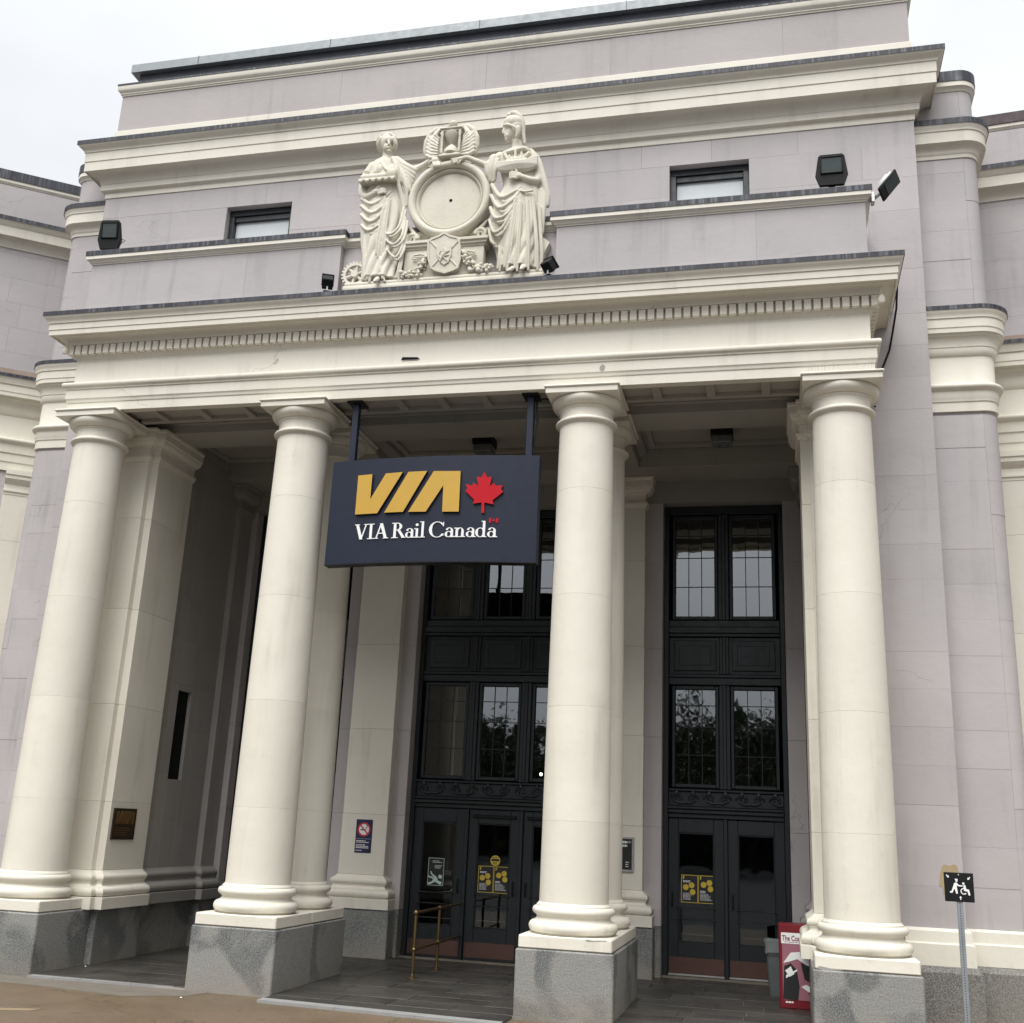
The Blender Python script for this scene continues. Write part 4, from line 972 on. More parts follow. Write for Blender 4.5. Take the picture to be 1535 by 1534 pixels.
def ringm(cx, cz, r0, r1, y0, y1, n=32, a0=0, a1=360):
    q = M(); full = a1-a0 >= 360; k = n if full else n+1
    for yy in (y0, y1):
        for r_ in (r1, r0): q.v += [(cx+r_*math.cos(R(a0+(a1-a0)*i/n)), yy, cz+r_*math.sin(R(a0+(a1-a0)*i/n))) for i in range(k)]
    for i in range(n):
        j = (i+1) % k
        q.f += [(i, j, k+j, k+i), (2*k+i, 3*k+i, 3*k+j, 2*k+j), (i, 2*k+i, 2*k+j, j), (k+i, k+j, 3*k+j, 3*k+i)]
    return q
def disc(cx, cz, r, n=24): return [(cx+r*math.cos(2*math.pi*i/n), cz+r*math.sin(2*math.pi*i/n)) for i in range(n)]
# no smoking
t = thing('no_smoking_sign', (-1.985, 4.118, 1.50), 'navy no smoking sign on the pilaster beside the handrail', 'sign')
M().cbox(-.135, .135, -.008, .0005, 0, .50, .004).obj('panel', NAVYSIGN, t)
M().prism(disc(0, .35, .098), -.0095, -.008).obj('white_disc', WHITE, t, 0)
ringm(0, .35, .082, .106, -.0125, -.008).obj('red_ring', SIGNRED, t, 0)
M().prism([(-.07, .405), (-.055, .42), (.07, .295), (.055, .28)], -.012, -.0096).obj('slash', SIGNRED, t, 0)
M().prism([(-.06, .335), (.03, .335), (.03, .352), (-.06, .352)], -.0108, -.0096).obj('cigarette', BLACK, t, 0)
M().prism(ring(.035, .40, .012, .02, 10, -90, 120), -.0108, -.0096).prism(ring(.05, .37, .012, .02, 10, 60, 270), -.0108, -.0096).obj('smoke', BLACK, t, 0)
M().prism([(-.12, .208), (.12, .208), (.12, .212), (-.12, .212)], -.009, -.008).obj('rule', GREYPAPER, t, 0)
lines(t, -.115, .105, .185, 2, .022, .012, -.008, WHITE, 3); lines(t, -.115, .105, .125, 3, .022, .012, -.008, WHITE, 4); lines(t, -.115, .0, .04, 1, .02, .01, -.008, WHITE, 5)
# framed notice
t = thing('framed_notice', (2.02, 4.118, 1.43), 'black notice in a silver frame on the pilaster between the door bays', 'notice')
f = M()
for a in ((-.22, .22, 0, .03), (-.22, .22, .46, .49), (-.22, -.19, .0305, .4595), (.19, .22, .0305, .4595)): f.cbox(a[0], a[1], -.03, .0005, a[2], a[3], .005)
f.obj('frame', ALU, t); M().box(-.19, .19, -.012, 0, .03, .46).obj('board', POSTER, t, 0)
M().box(-.15, .09, -.0145, -.0125, .08, .33).obj('paper', GREYPAPER, t, 0)
text('SERVICE AUX', .042, WHITE, t, (.175, -.0135, .405), 'heading', .0006, .8, 0, 'RIGHT'); text('VISITEURS', .042, WHITE, t, (.175, -.0135, .36), 'heading', .0006, .8, 0, 'RIGHT')
bpy.data.objects.remove(t.children[-1]); bpy.data.objects.remove(t.children[-1])
lines(t, .02, .165, .43, 2, .05, .03, -.012, WHITE, 8); lines(t, .10, .165, .14, 3, .03, .012, -.012, WHITE, 9)
# posters on the door glass
def poster_pair(x, z, lab):
    for k, sx in enumerate((-.125, .125)):
        t = thing('poster', (x+sx, DOORY+.011, z), lab[k], 'poster')
        M().box(-.122, .122, -.003, 0, 0, .39).obj('border', YELLOW, t, 0); M().box(-.115, .115, -.0045, -.0031, .008, .382).obj('sheet', POSTER, t, 0)
        cs = ((-.055, .215), (.03, .245), (.045, .15)) if k == 0 else ((-.045, .26), (.04, .29), (.055, .205))
        for cx, cz in cs:
            M().prism(disc(cx, cz, .041), -.006, -.0046).obj('yellow_dot', YELLOW, t, 0)
            ringm(cx, cz, .016, .024, -.0068, -.0061, 10, 20, 300).obj('dot_mark', GOLD, t, 0)
        M().prism([(-.10, .33), (-.085, .33), (-.075, .375), (-.095, .375)], -.006, -.0046).obj('corner_mark', YELLOW, t, 0)
        lines(t, -.095, .02, .31 if k == 0 else .175, 2, .016, .009, -.0046, WHITE, 20+k); lines(t, -.095, (.03 if k == 0 else .09), .135, 6, .017, .009, -.0046, GREYPAPER, 30+k)
poster_pair(3.14, 1.03, ('black poster with yellow dots, handle side of the two leaf door', 'black poster with yellow dots, hinge-post side of the two leaf door'))
poster_pair(.02, 1.00, ('black poster with yellow dots below the round sticker, nearer the handrail', 'black poster with yellow dots below the round sticker, nearer the door handles'))
t = thing('round_sticker', (.035, DOORY+.011, 1.475), 'round yellow sticker above two black posters', 'sticker')
M().prism(disc(0, 0, .078, 32), -.003, 0).obj('disc', YELLOW, t, 0); M().box(-.062, .062, -.004, -.0031, -.008, .028).obj('dark_band', POSTER, t, 0); lines(t, -.045, .05, .055, 1, .02, .012, -.003, POSTER, 41); lines(t, -.04, .04, -.025, 2, .018, .01, -.003, POSTER, 42)
t = thing('warning_poster', (-.915, DOORY+.011, 1.06), 'black poster with a pale falling figure on the door behind the handrail', 'poster')
M().box(-.128, .128, -.003, 0, 0, .41).obj('border', MINT, t, 0); M().box(-.121, .121, -.0045, -.0031, .007, .403).obj('sheet', POSTER, t, 0)
q = M()
for p in ([(-.10, .01), (.0, .055), (.085, .01), (.10, .03), (.10, .06), (.04, .075), (.03, .11), (-.035, .11), (-.05, .06), (-.12, .035)],
          [(.045, .115), (.095, .10), (.11, .15), (.055, .165)], [(-.005, .105), (-.075, .165), (-.09, .205), (-.075, .212), (-.055, .175), (.03, .12)], [(-.04, .10), (-.115, .12), (-.12, .145), (-.105, .148), (-.095, .133), (-.03, .125)]):
    q.prism(p, -.0062-.0003*len(q.f)/40, -.0046)
q.obj('falling_figure', MINT, t, 0); lines(t, -.06, .10, .37, 2, .02, .01, -.0046, MINT, 51); lines(t, -.02, .10, .30, 3, .018, .009, -.0046, MINT, 52)
# bronze plaque on the anta
t = thing('bronze_plaque', (-4.599, 1.55, 1.58), 'square bronze plaque with raised letters on the pier behind the end column', 'plaque', None, R(90))
M().cbox(-.285, .285, -.022, .001, 0, .42, .006).obj('plate', BRONZE, t)
for pl_ in (((275, 255), (375, 248), (363, 418), (470, 245), (587, 238), (413, 513), (258, 520)), ((625, 236), (752, 231), (590, 504), (462, 510)), ((795, 231), (972, 229), (958, 498), (850, 500), (858, 325), (742, 502), (626, 505))):
    M().prism([(a*.31-.02+.11, (b_-.65)*.31+.21) for a, b_ in (K(*p) for p in pl_)], -.03, -.022).obj('raised_letter', BRONZE_L, t, 0)
lines(t, -.22, .22, .16, 4, .03, .012, -.022, BRONZE_L, 61)
# brass handrail
t = thing('handrail', (-.445, 2.22, 0), 'brass two rail handrail standing before the wide doors', 'handrail')
for yy in (0, 1.10):
    M().tube([(0, yy, .012), (0, yy, .82)], .021, 12).obj('post', BRASS, t)
    M().lathe([(0, -.002), (.055, -.002), (.055, .008), (.035, .016), (.026, .022), (.026, .05), (.022, .055)], 20, (0, yy)).obj('base_flange', BRASS, t)
    M().ball((0, yy, .825), .037, 14, 10).obj('ball_finial', BRASS, t); M().ball((0, yy, .36), .034, 14, 10).obj('ball_joint', BRASS, t)
for z in (.825, .36): M().tube([(0, 0, z), (0, 2.24, z)], .019, 12).obj('rail', BRASS, t)
# waste bin
t = thing('waste_bin', (4.29, 3.30, 0), 'tall grey plastic waste bin behind the red newspaper box', 'bin')
def rrect(w, n=4, r=.06):
    o = []
    for cx, cy, a0 in ((w-r, w-r, 0), (-w+r, w-r, 90), (-w+r, -w+r, 180), (w-r, -w+r, 270)): o += [(cx+r*math.cos(R(a0+90*i/n)), cy+r*math.sin(R(a0+90*i/n))) for i in range(n+1)]
    return o
mm = M(); k = 20
for w, z in ((.14, 0), (.145, .03), (.172, .60), (.18, .61), (.187, .80), (.195, .805), (.195, .85), (.18, .85), (.172, .60), (.14, .03)): mm.v += [(x, y, z) for x, y in rrect(w)]
for r_ in range(9):
    for i in range(k): mm.f.append((r_*k+i, r_*k+(i+1) % k, (r_+1)*k+(i+1) % k, (r_+1)*k+i))
mm.f += [tuple(range(k))[::-1], tuple(range(9*k, 10*k))]
mm.obj('tub', PLASTIC, t, 50)
mm = M()
for w, z in ((.190, .66), (.192, .78), (.203, .852), (.17, .856), (.17, .70)): mm.v += [(x+random.uniform(-.006, .006), y+random.uniform(-.006, .006), z+random.uniform(-.02, .01)) for x, y in rrect(w)]
for r_ in range(4):
    for i in range(k): mm.f.append((r_*k+i, r_*k+(i+1) % k, (r_+1)*k+(i+1) % k, (r_+1)*k+i))
mm.f.append(tuple(range(4*k, 5*k)))
mm.obj('bin_liner', plain('clear_liner', (.20, .225, .225), .35), t, 60)
for ch in t.children: ch.data.transform(Matrix.Diagonal((.95, .95, .82, 1)))
# newspaper box
t = thing('newspaper_box', (4.53, 2.22, 0), 'red newspaper box with black and white poster front', 'newspaper box')
M().cbox(-.24, .24, 0, .36, .0, 1.12, .012).obj('box', BOXRED, t)
M().box(-.20, .22, -.004, -.0005, .12, 1.0).obj('poster_field', PINK, t, 0)
M().box(-.21, .23, -.0075, -.0041, .86, 1.005).obj('title_band', WHITE, t, 0)
text('The Coast', .098, BOXRED, t, (-.20, -.0085, .90), 'title', .0008, .62, .0022)
lines(t, -.17, .2, .885, 1, .02, .008, -.0075, PINK, 71)
q = M()
for p in ([(-.20, .13), (-.02, .12), (.0, .30), (-.03, .52), (-.10, .60), (-.18, .56), (-.19, .35)], [(.06, .40), (.22, .30), (.22, .50), (.14, .56), (.02, .62), (.04, .50)], [(.10, .22), (.21, .14), (.22, .26), (.13, .30)]): q.prism(p, -.0065-.0004*len(q.f)/9, -.0041)
q.obj('dark_figure', POSTER, t, 0)
q = M()
for p in ([(-.19, .60), (-.10, .74), (.02, .76), (.14, .66), (.22, .68), (.21, .60), (.10, .58), (-.02, .66), (-.12, .62)], [(-.17, .50), (-.12, .42), (-.06, .46), (-.10, .56)], [(.02, .30), (.10, .24), (.20, .20), (.18, .27), (.08, .33)], [(-.16, .40), (-.03, .50), (-.02, .53), (-.16, .44)]): q.prism(p, -.0085-.0004*len(q.f)/9, -.0041)
q.obj('white_figure', WHITE, t, 0); lines(t, -.17, -.02, .10, 1, .03, .022, -.0005, WHITE, 72)

for ch in t.children: ch.data.transform(Matrix.Diagonal((1, 1, .87, 1)))

# ------------------------------------------------------------------ pictogram signpost by the wall
t = thing('signpost', (6.18, .35, -.035), 'black square pictogram sign on a perforated steel post', 'signpost')
mm = M().cbox(-.024, .024, .004, .010, 0, 1.72, .002).cbox(-.03, -.024, .004, .03, 0, 1.72, .002).cbox(.024, .03, .004, .03, 0, 1.72, .002)
mm.obj('post', GALV, t)
q = M()
for i in range(66): q.prism(disc(0, .05+i*.0255, .0055, 8), .0025, .0045)
h = q.obj('post_holes', BLACK, t, 0)
z0 = 1.465
M().cbox(-.148, .148, -.006, .0035, z0, z0+.296, .003).obj('sign_plate', BLACK, t)
S_ = lambda x, y: ((x-353)/270*.296+.004, z0+.148-(y-328)/262*.296)
q = M(); nlay = [0]
def glyph(pts, nm='pictogram_piece'): M().prism([S_(*p) for p in pts], -.0075-.0002*nlay[0], -.006).obj(nm, WHITE, t, 0); nlay[0] += 1
glyph([(314, 252), (338, 254), (340, 266), (316, 266)]); glyph([(318, 267), (338, 267), (334, 282), (322, 282)])
glyph([(306, 292), (322, 286), (336, 292), (328, 330), (336, 384), (320, 388), (308, 345), (300, 350), (286, 380), (262, 380), (262, 368), (278, 364), (296, 318)])
glyph([(322, 288), (350, 308), (382, 310), (382, 320), (346, 320), (320, 306)])
glyph([S for S in [(390+11*math.cos(a*.5236), 293+11*math.sin(a*.5236)) for a in range(12)]])
glyph([(388, 306), (408, 308), (412, 340), (438, 346), (448, 394), (432, 398), (424, 364), (392, 358)])
wc = S_(390, 362); ringm(wc[0], wc[1], .023, .033, -.0098, -.006, 24, 0, 320).obj('pictogram_wheel', WHITE, t, 0)
for cx, cy, a in ((248, 232, 45), (442, 244, 135), (357, 424, -90)):
    ca, sa = math.cos(R(a)), math.sin(R(a))
    glyph([(cx+px*ca-py*sa, cy+px*sa+py*ca) for px, py in ((-16, -4), (2, -4), (2, -13), (18, 0), (2, 13), (2, 4), (-16, 4))])
M().ball((.0, -.007, z0+.275), (.008, .004, .008), 10, 6).obj('bolt', ALU, t)

# ------------------------------------------------------------------ sculpture over the portico
SO = Vector((0, .22, 9.075))
SG2 = thing('sculpture_group', SO, 'carved stone group of two robed women leaning on a clock surround', 'sculpture')
def sobj(mm, name, ma=STATUE, parent=SG2, smooth=50): return mm.shift(-SO).obj(name, ma, parent, smooth)
def remesh(mm, name, vox, it=4, parent=SG2, post=None, fac=.5):
    me = bpy.data.meshes.new('tmp'); me.from_pydata(mm.v, [], mm.f); me.update()
    bm = bmesh.new(); bm.from_mesh(me); bmesh.ops.recalc_face_normals(bm, faces=bm.faces); bm.to_mesh(me); bm.free()
    o = bpy.data.objects.new('tmp', me); COL.objects.link(o)
    r_ = o.modifiers.new('r', 'REMESH'); r_.mode = 'VOXEL'; r_.voxel_size = vox
    sm = o.modifiers.new('s', 'SMOOTH'); sm.factor = fac; sm.iterations = it
    dg = bpy.context.evaluated_depsgraph_get(); dg.update()
    out = bpy.data.meshes.new_from_object(o.evaluated_get(dg)); bpy.data.objects.remove(o); bpy.data.meshes.remove(me)
    if post:
        for v in out.vertices: v.co = post(v.co)
    out.transform(Matrix.Translation(-SO)); out.name = name
    out.materials.clear(); out.materials.append(STATUE); out.polygons.foreach_set('use_smooth', [True]*len(out.polygons))
    return link(name, out, parent)
PXM = .00247
def loft(mm, secs, n=96, sub=5, folds=None):
    P = []
    def cat(p0, p1, p2, p3, t): return .5*((2*p1)+(-p0+p2)*t+(2*p0-5*p1+4*p2-p3)*t*t+(-p0+3*p1-3*p2+p3)*t**3)
    S = [list(q) for q in secs]
    for i in range(len(S)-1):
        a, b_, c, d = S[max(i-1, 0)], S[i], S[i+1], S[min(i+2, len(S)-1)]
        for k in range(sub): P.append([cat(a[j], b_[j], c[j], d[j], k/sub) for j in range(len(b_))])
    P.append(S[-1]); rings = []
    for (x, y, hw, Y, dep, amp) in P:
        ring_ = []
        for k in range(n):
            a = 2*math.pi*k/n; f = folds(a, y)*amp if folds else 0
            c = ZP(x+hw*(.96 if x < 700 else 1.06)*math.cos(a)*(1+f), y, Y); ring_.append((c.x, c.y+dep*math.sin(a)*(1+f*1.6), c.z))
        rings.append(ring_)
    o = len(mm.v); m_ = len(rings)
    mm.v += [p for r_ in rings for p in r_]
    for i in range(m_-1):
        for k in range(n): mm.f.append((o+i*n+k, o+i*n+(k+1) % n, o+(i+1)*n+(k+1) % n, o+(i+1)*n+k))
    mm.f.append(tuple(o+k for k in range(n))); mm.f.append(tuple(o+(m_-1)*n+k for k in range(n))[::-1])
def T(mm, pts, n=10):
    """tapered limb or fold through (x, y, depth, radius px)"""
    dense = []; rad = []
    for i in range(len(pts)-1):
        a, b_, c, d = [pts[max(0, min(len(pts)-1, j))] for j in (i-1, i, i+1, i+2)]
        for k in range(4):
            t = k/4; q = [.5*((2*b_[j])+(-a[j]+c[j])*t+(2*a[j]-5*b_[j]+4*c[j]-d[j])*t*t+(-a[j]+3*b_[j]-3*c[j]+d[j])*t**3) for j in range(4)]
            dense.append(ZP(q[0], q[1], q[2])); rad.append(max(.004, q[3]*PXM))
    q = pts[-1]; dense.append(ZP(*q[:3])); rad.append(q[3]*PXM)
    mm.tube(dense, rad, n); mm.ball(dense[0], rad[0], n, 6); mm.ball(dense[-1], rad[-1], n, 6)
def TD(mm, pts): T(mm, [(a, b_, c+.006, d*.56) for a, b_, c, d in pts]); T(mm, [(a+d*.8, b_+d*1.15, c+.016, d*.5) for a, b_, c, d in pts])
def BL(mm, x, y, Y, rx, ry, rz, rot=None): mm.ball(ZP(x, y, Y), (rx*PXM, ry, rz*.00276), 18, 12, rot)

# -- woman holding the locomotive
f = M()
def pleat(a, y):
    k = 13+2*math.sin(y*.006); s_ = math.sin(a*k*.5+math.sin(y*.008)*1.4+y*.004)
    return (abs(s_)**.8-.6)*.75+.35*math.sin(a*7+y*.01)
loft(f, [(345, 1078, 108, .23, .17, .13), (345, 1040, 102, .23, .165, .15), (348, 960, 102, .23, .16, .15), (354, 880, 114, .23, .16, .14), (360, 780, 126, .23, .165, .12), (362, 690, 128, .23, .165, .10), (364, 620, 120, .23, .155, .08), (372, 560, 104, .23, .145, .06), (372, 500, 94, .23, .14, .04), (376, 440, 94, .23, .13, .03), (385, 405, 84, .23, .115, .02), (390, 385, 52, .23, .09, 0), (388, 368, 30, .22, .07, 0), (388, 330, 28, .21, .065, 0)], folds=pleat)
BL(f, 345, 440, .13, 30, .06, 32); BL(f, 420, 440, .13, 30, .06, 32)              # bust
# head, hair
BL(f, 386, 288, .195, 41, .115, 56); BL(f, 390, 318, .165, 27, .085, 30); BL(f, 390, 270, .12, 30, .05, 24)
T(f, [(394, 272, .085, 6), (396, 290, .07, 8), (396, 296, .075, 9)]); T(f, [(384, 312, .092, 4), (396, 313, .086, 5), (406, 311, .093, 4)]); BL(f, 396, 333, .10, 12, .03, 9)
for k in range(9):
    a = -70+k*17.5; T(f, [(386+40*math.sin(R(a)), 262-30*math.cos(R(a)), .14, 11), (386+50*math.sin(R(a)), 275-18*math.cos(R(a)), .20, 13), (386+40*math.sin(R(a)), 300, .27, 10)], 8)
T(f, [(350, 262, .13, 13), (336, 290, .15, 15), (342, 320, .19, 14), (360, 338, .24, 12)]); T(f, [(424, 262, .13, 13), (434, 292, .15, 14), (428, 322, .19, 13), (412, 336, .24, 12)])
BL(f, 386, 285, .29, 44, .10, 44)
# arms, hands
T(f, [(306, 428, .22, 34), (262, 500, .20, 32), (246, 575, .17, 27), (270, 600, .12, 24), (315, 575, .07, 17)])
BL(f, 322, 566, .06, 26, .035, 15)
for k in range(4): T(f, [(335, 556+k*8, .045, 6), (356, 548+k*8, .03, 6), (376, 552+k*7, .05, 5)], 8)
T(f, [(318, 555, .05, 6), (335, 540, .04, 6), (350, 540, .05, 5)], 8)
T(f, [(455, 418, .22, 36), (520, 445, .22, 30), (575, 430, .22, 23), (640, 385, .16, 16), (655, 380, .14, 17)])
BL(f, 662, 388, .12, 24, .045, 20)
for k in range(4): T(f, [(650+k*12, 395, .10, 6.5), (652+k*12, 415, .085, 6), (654+k*11, 430-3*k, .10, 5)], 8)
T(f, [(645, 388, .11, 6), (630, 396, .10, 6), (626, 408, .11, 5)], 8)
# mantle over the raised arm
for k in range(7): T(f, [(440+k*4, 385+k*16, .17, 24), (490+k*3, 420+k*22, .17, 24-k), (545-k*7, 445+k*22, .20, 20-k*1.2)])
for k in range(5): T(f, [(455+6*k, 420+10*k, .13, 9), (478+5*k, 490+14*k, .13, 9), (490+2*k, 560+22*k, .17, 8)], 8)
T(f, [(420, 375, .13, 15), (440, 430, .10, 14), (448, 520, .12, 14), (470, 600, .15, 14), (485, 690, .17, 12)])
T(f, [(350, 395, .12, 11), (330, 420, .10, 12), (318, 455, .09, 12)]); T(f, [(352, 400, .10, 7), (385, 440, .075, 7), (425, 410, .10, 7)])
# draped over-skirt
for pts in ([(240, 610, .12, 22), (300, 640, .07, 22), (365, 600, .075, 18), (410, 565, .10, 13)], [(236, 650, .12, 20), (300, 690, .06, 20), (370, 640, .06, 16)], [(235, 700, .13, 18), (290, 740, .06, 20), (345, 700, .05, 16), (380, 640, .06, 12)],
            [(238, 760, .14, 16), (280, 790, .07, 18), (335, 760, .05, 14)], [(372, 600, .06, 12), (352, 720, .045, 14), (330, 840, .05, 16), (322, 925, .07, 14)], [(395, 600, .07, 10), (375, 720, .045, 12), (362, 840, .05, 13), (352, 930, .07, 12)],
            [(480, 660, .14, 14), (455, 760, .08, 14), (405, 810, .05, 12), (372, 800, .05, 9)], [(490, 720, .14, 16), (470, 820, .07, 15), (420, 870, .05, 13), (375, 840, .06, 9)], [(488, 800, .14, 15), (468, 890, .08, 15), (430, 945, .06, 14), (385, 900, .06, 10)],
            [(470, 900, .14, 12), (455, 980, .10, 13), (440, 1060, .11, 14)], [(300, 950, .08, 13), (285, 1010, .08, 14), (270, 1068, .10, 16)], [(340, 950, .06, 11), (345, 1010, .06, 12), (360, 1066, .08, 14)], [(255, 820, .12, 12), (250, 930, .11, 12), (252, 1060, .13, 13)]):
    TD(f, pts)
T(f, [(330, 1068, .08, 14), (318, 1078, .03, 13), (312, 1082, .01, 9)])
eyeL = [ZP(378, 282, .07), ZP(408, 281, .08)]
def carve(eyes, r=.03, d=.02):
    def p(co):
        for e in eyes:
            q = math.hypot(co.x-e.x, co.z-e.z)
            if q < r and co.y < .16: co.y += d*(1-(q/r)**2)
        return co
    return p
o = remesh(f, 'robed_woman', .0068, 3, post=carve([ZP(380, 280, .07), ZP(409, 279, .07)], .022, .014)); o['label'] = 'bareheaded robed woman carrying a locomotive'
# locomotive model on her arm
q = M(); a, b_ = ZP(226, 520, .05), ZP(440, 500, .05)
dx = b_.x-a.x
q.cbox(a.x, b_.x, -.02, .18, a.z+.0, a.z+.035, .006).cbox(a.x+.02, b_.x-.14, .0, .15, a.z+.035, a.z+.12, .02).cbox(b_.x-.14, b_.x, -.01, .16, a.z+.035, a.z+.17, .008)
for k in range(6): q.ball((a.x+.04+k*(dx-.08)/5, -.02, a.z-.012), (.032, .02, .032), 12, 8)
q.lathe([(.03, a.z+.10), (.028, a.z+.16), (.04, a.z+.185)], 14, (a.x+.09, .07))
sobj(q, 'locomotive_model')

# -- helmeted woman holding the ship
f = M()
loft(f, [(1142, 1015, 112, .23, .17, .13), (1142, 970, 112, .23, .165, .15), (1140, 900, 118, .23, .16, .15), (1135, 820, 124, .23, .16, .13), (1130, 740, 130, .23, .165, .12), (1132, 660, 128, .23, .16, .09), (1150, 590, 112, .23, .15, .06), (1158, 540, 98, .23, .14, .04), (1150, 470, 102, .23, .14, .03), (1132, 400, 100, .23, .13, .02), (1130, 358, 92, .23, .115, .01), (1134, 335, 56, .23, .09, 0), (1136, 318, 32, .225, .07, 0), (1128, 275, 28, .22, .065, 0)], folds=pleat)
BL(f, 1095, 400, .12, 32, .07, 30); BL(f, 1165, 395, .12, 32, .07, 30)
BL(f, 1102, 228, .20, 42, .10, 48); BL(f, 1085, 250, .185, 24, .075, 28)
T(f, [(1066, 196, .17, 8), (1056, 214, .165, 9), (1053, 226, .165, 9), (1064, 232, .165, 9)]); T(f, [(1066, 244, .165, 9), (1068, 254, .165, 8)]); BL(f, 1075, 270, .175, 13, .04, 10)
T(f, [(1072, 190, .13, 7), (1090, 192, .11, 7)])
# helmet
BL(f, 1108, 180, .21, 56, .135, 46); BL(f, 1125, 205, .23, 44, .135, 50)
T(f, [(1056, 186, .17, 8), (1078, 180, .09, 8), (1110, 190, .07, 8), (1140, 215, .09, 9)], 8); T(f, [(1138, 200, .08, 15), (1138, 230, .09, 13), (1128, 252, .10, 9)])
T(f, [(1082, 145, .20, 12), (1092, 122, .21, 14), (1118, 118, .21, 19), (1148, 140, .22, 20), (1164, 180, .23, 17), (1168, 235, .24, 13), (1176, 290, .25, 10)]); BL(f, 1086, 128, .20, 13, .04, 12)
# arms
T(f, [(1036, 372, .22, 34), (985, 410, .21, 32), (955, 415, .20, 22), (905, 395, .16, 18), (850, 372, .13, 15), (815, 378, .12, 14)])
BL(f, 806, 380, .115, 20, .035, 14)
for k in range(4): T(f, [(795-k*2, 374+k*7, .105, 6), (770-k, 377+k*8, .10, 5.5), (752+k*7, 380+k*9, .11, 4.5)], 8)
T(f, [(808, 386, .10, 6), (798, 400, .09, 5), (788, 406, .10, 4)], 8)
T(f, [(1000, 380, .18, 30), (985, 440, .17, 30), (985, 500, .18, 20)]); T(f, [(965, 410, .16, 22), (968, 460, .16, 20), (990, 508, .17, 12)]); T(f, [(1020, 385, .13, 14), (1008, 440, .12, 13), (1004, 500, .15, 10)])
T(f, [(1218, 372, .22, 38), (1250, 440, .21, 34), (1252, 500, .17, 27), (1215, 500, .10, 20), (1165, 482, .06, 16)])
BL(f, 1140, 474, .045, 26, .03, 18)
for k in range(4): T(f, [(1128, 458+k*10, .035, 6.5), (1105, 452+k*11, .03, 6), (1088, 458+k*11, .05, 5)], 8)
T(f, [(1138, 460, .035, 6.5), (1128, 442, .03, 6), (1122, 434, .04, 5)], 8)
# mantle
for k in range(6): T(f, [(1210+k*4, 340+k*8, .17, 22), (1255+k*5, 400+k*18, .19, 22), (1282+k*5, 520+k*14, .21, 18), (1286+k*4, 620+k*5, .22, 15)])
for k in range(4): T(f, [(1270+8*k, 560, .20, 15), (1262+8*k, 660, .20, 15), (1258+6*k, 760+14*k, .21, 12)])
T(f, [(1195, 330, .12, 14), (1170, 318, .10, 14), (1120, 330, .09, 13), (1060, 345, .11, 14)]); T(f, [(1060, 350, .10, 12), (1100, 400, .07, 9), (1150, 380, .07, 9), (1200, 345, .10, 11)])
for pts in ([(990, 530, .15, 24), (1040, 600, .09, 24), (1110, 570, .07, 18), (1150, 540, .08, 12)], [(985, 590, .15, 22), (1030, 660, .08, 22), (1100, 620, .06, 18), (1150, 560, .07, 10)], [(980, 660, .15, 20), (1010, 720, .08, 20), (1080, 690, .055, 16), (1130, 600, .06, 11)],
            [(975, 730, .15, 18), (1000, 800, .08, 18), (1050, 770, .055, 15), (1100, 680, .055, 10)], [(975, 790, .16, 20), (985, 850, .12, 18), (1005, 870, .11, 14)], [(1120, 640, .06, 13), (1100, 760, .05, 14), (1085, 880, .055, 15), (1060, 1000, .07, 17)],
            [(1150, 620, .06, 11), (1140, 760, .045, 13), (1130, 900, .05, 14), (1120, 1005, .07, 16)], [(1185, 600, .07, 11), (1190, 740, .05, 12), (1190, 880, .05, 13), (1185, 1000, .07, 15)], [(1220, 600, .09, 11), (1232, 740, .08, 12), (1240, 880, .08, 13), (1238, 1000, .10, 15)],
            [(1255, 640, .13, 12), (1262, 780, .13, 12), (1268, 900, .14, 12), (1262, 1005, .15, 12)], [(1030, 880, .10, 12), (1030, 950, .09, 12), (1022, 1008, .10, 14)]):
    TD(f, pts)
for k in range(7): BL(f, 1142+k*13, 560-abs(k-3)*2+6, .075-.004*(3-abs(k-3)), 7, .018, 7)
T(f, [(1105, 1008, .08, 14), (1090, 1018, .03, 13), (1080, 1022, .01, 9)]); T(f, [(1165, 998, .08, 14), (1160, 1008, .03, 13), (1155, 1012, .01, 9)])
o = remesh(f, 'robed_woman', .0068, 3, post=carve([ZP(1074, 206, .12)], .024, .016)); o['label'] = 'helmeted robed woman holding a ship'
q = M(); lo = []
a, b_ = ZP(1012, 440, .05), ZP(1248, 430, .05); L_ = b_.x-a.x
for i in range(13):
    t = i/12; x = a.x+L_*t; w = .085*math.sin(math.pi*min(.96, max(.05, t*.92+.04)))**.55; top = .085+.05*(2*t-1)**2+(.03 if t > .75 else 0); bt = -.065+.075*(2*t-1)**4
    lo.append([(x, .07-w, a.z+top), (x, .07-w*.95, a.z+.03), (x, .07-w*.55, a.z+bt*.6), (x, .07, a.z+bt), (x, .07+w*.55, a.z+bt*.6), (x, .07+w*.95, a.z+.03), (x, .07+w, a.z+top)])
for r_ in lo: q.v += r_
for i in range(12):
    for k in range(7): q.f.append((i*7+k, i*7+(k+1) % 7, (i+1)*7+(k+1) % 7, (i+1)*7+k))
q.f += [tuple(range(7)), tuple(range(84, 91))[::-1]]
q.cbox(a.x+L_*.22, a.x+L_*.75, .02, .12, a.z+.06, a.z+.12, .01).cbox(a.x+L_*.36, a.x+L_*.62, .03, .11, a.z+.12, a.z+.17, .01)
for t_, h_ in ((.3, .12), (.45, .2), (.6, .16)): q.tube([(a.x+L_*t_, .06, a.z+.1), (a.x+L_*t_, .06, a.z+.09+h_)], .02, 8)
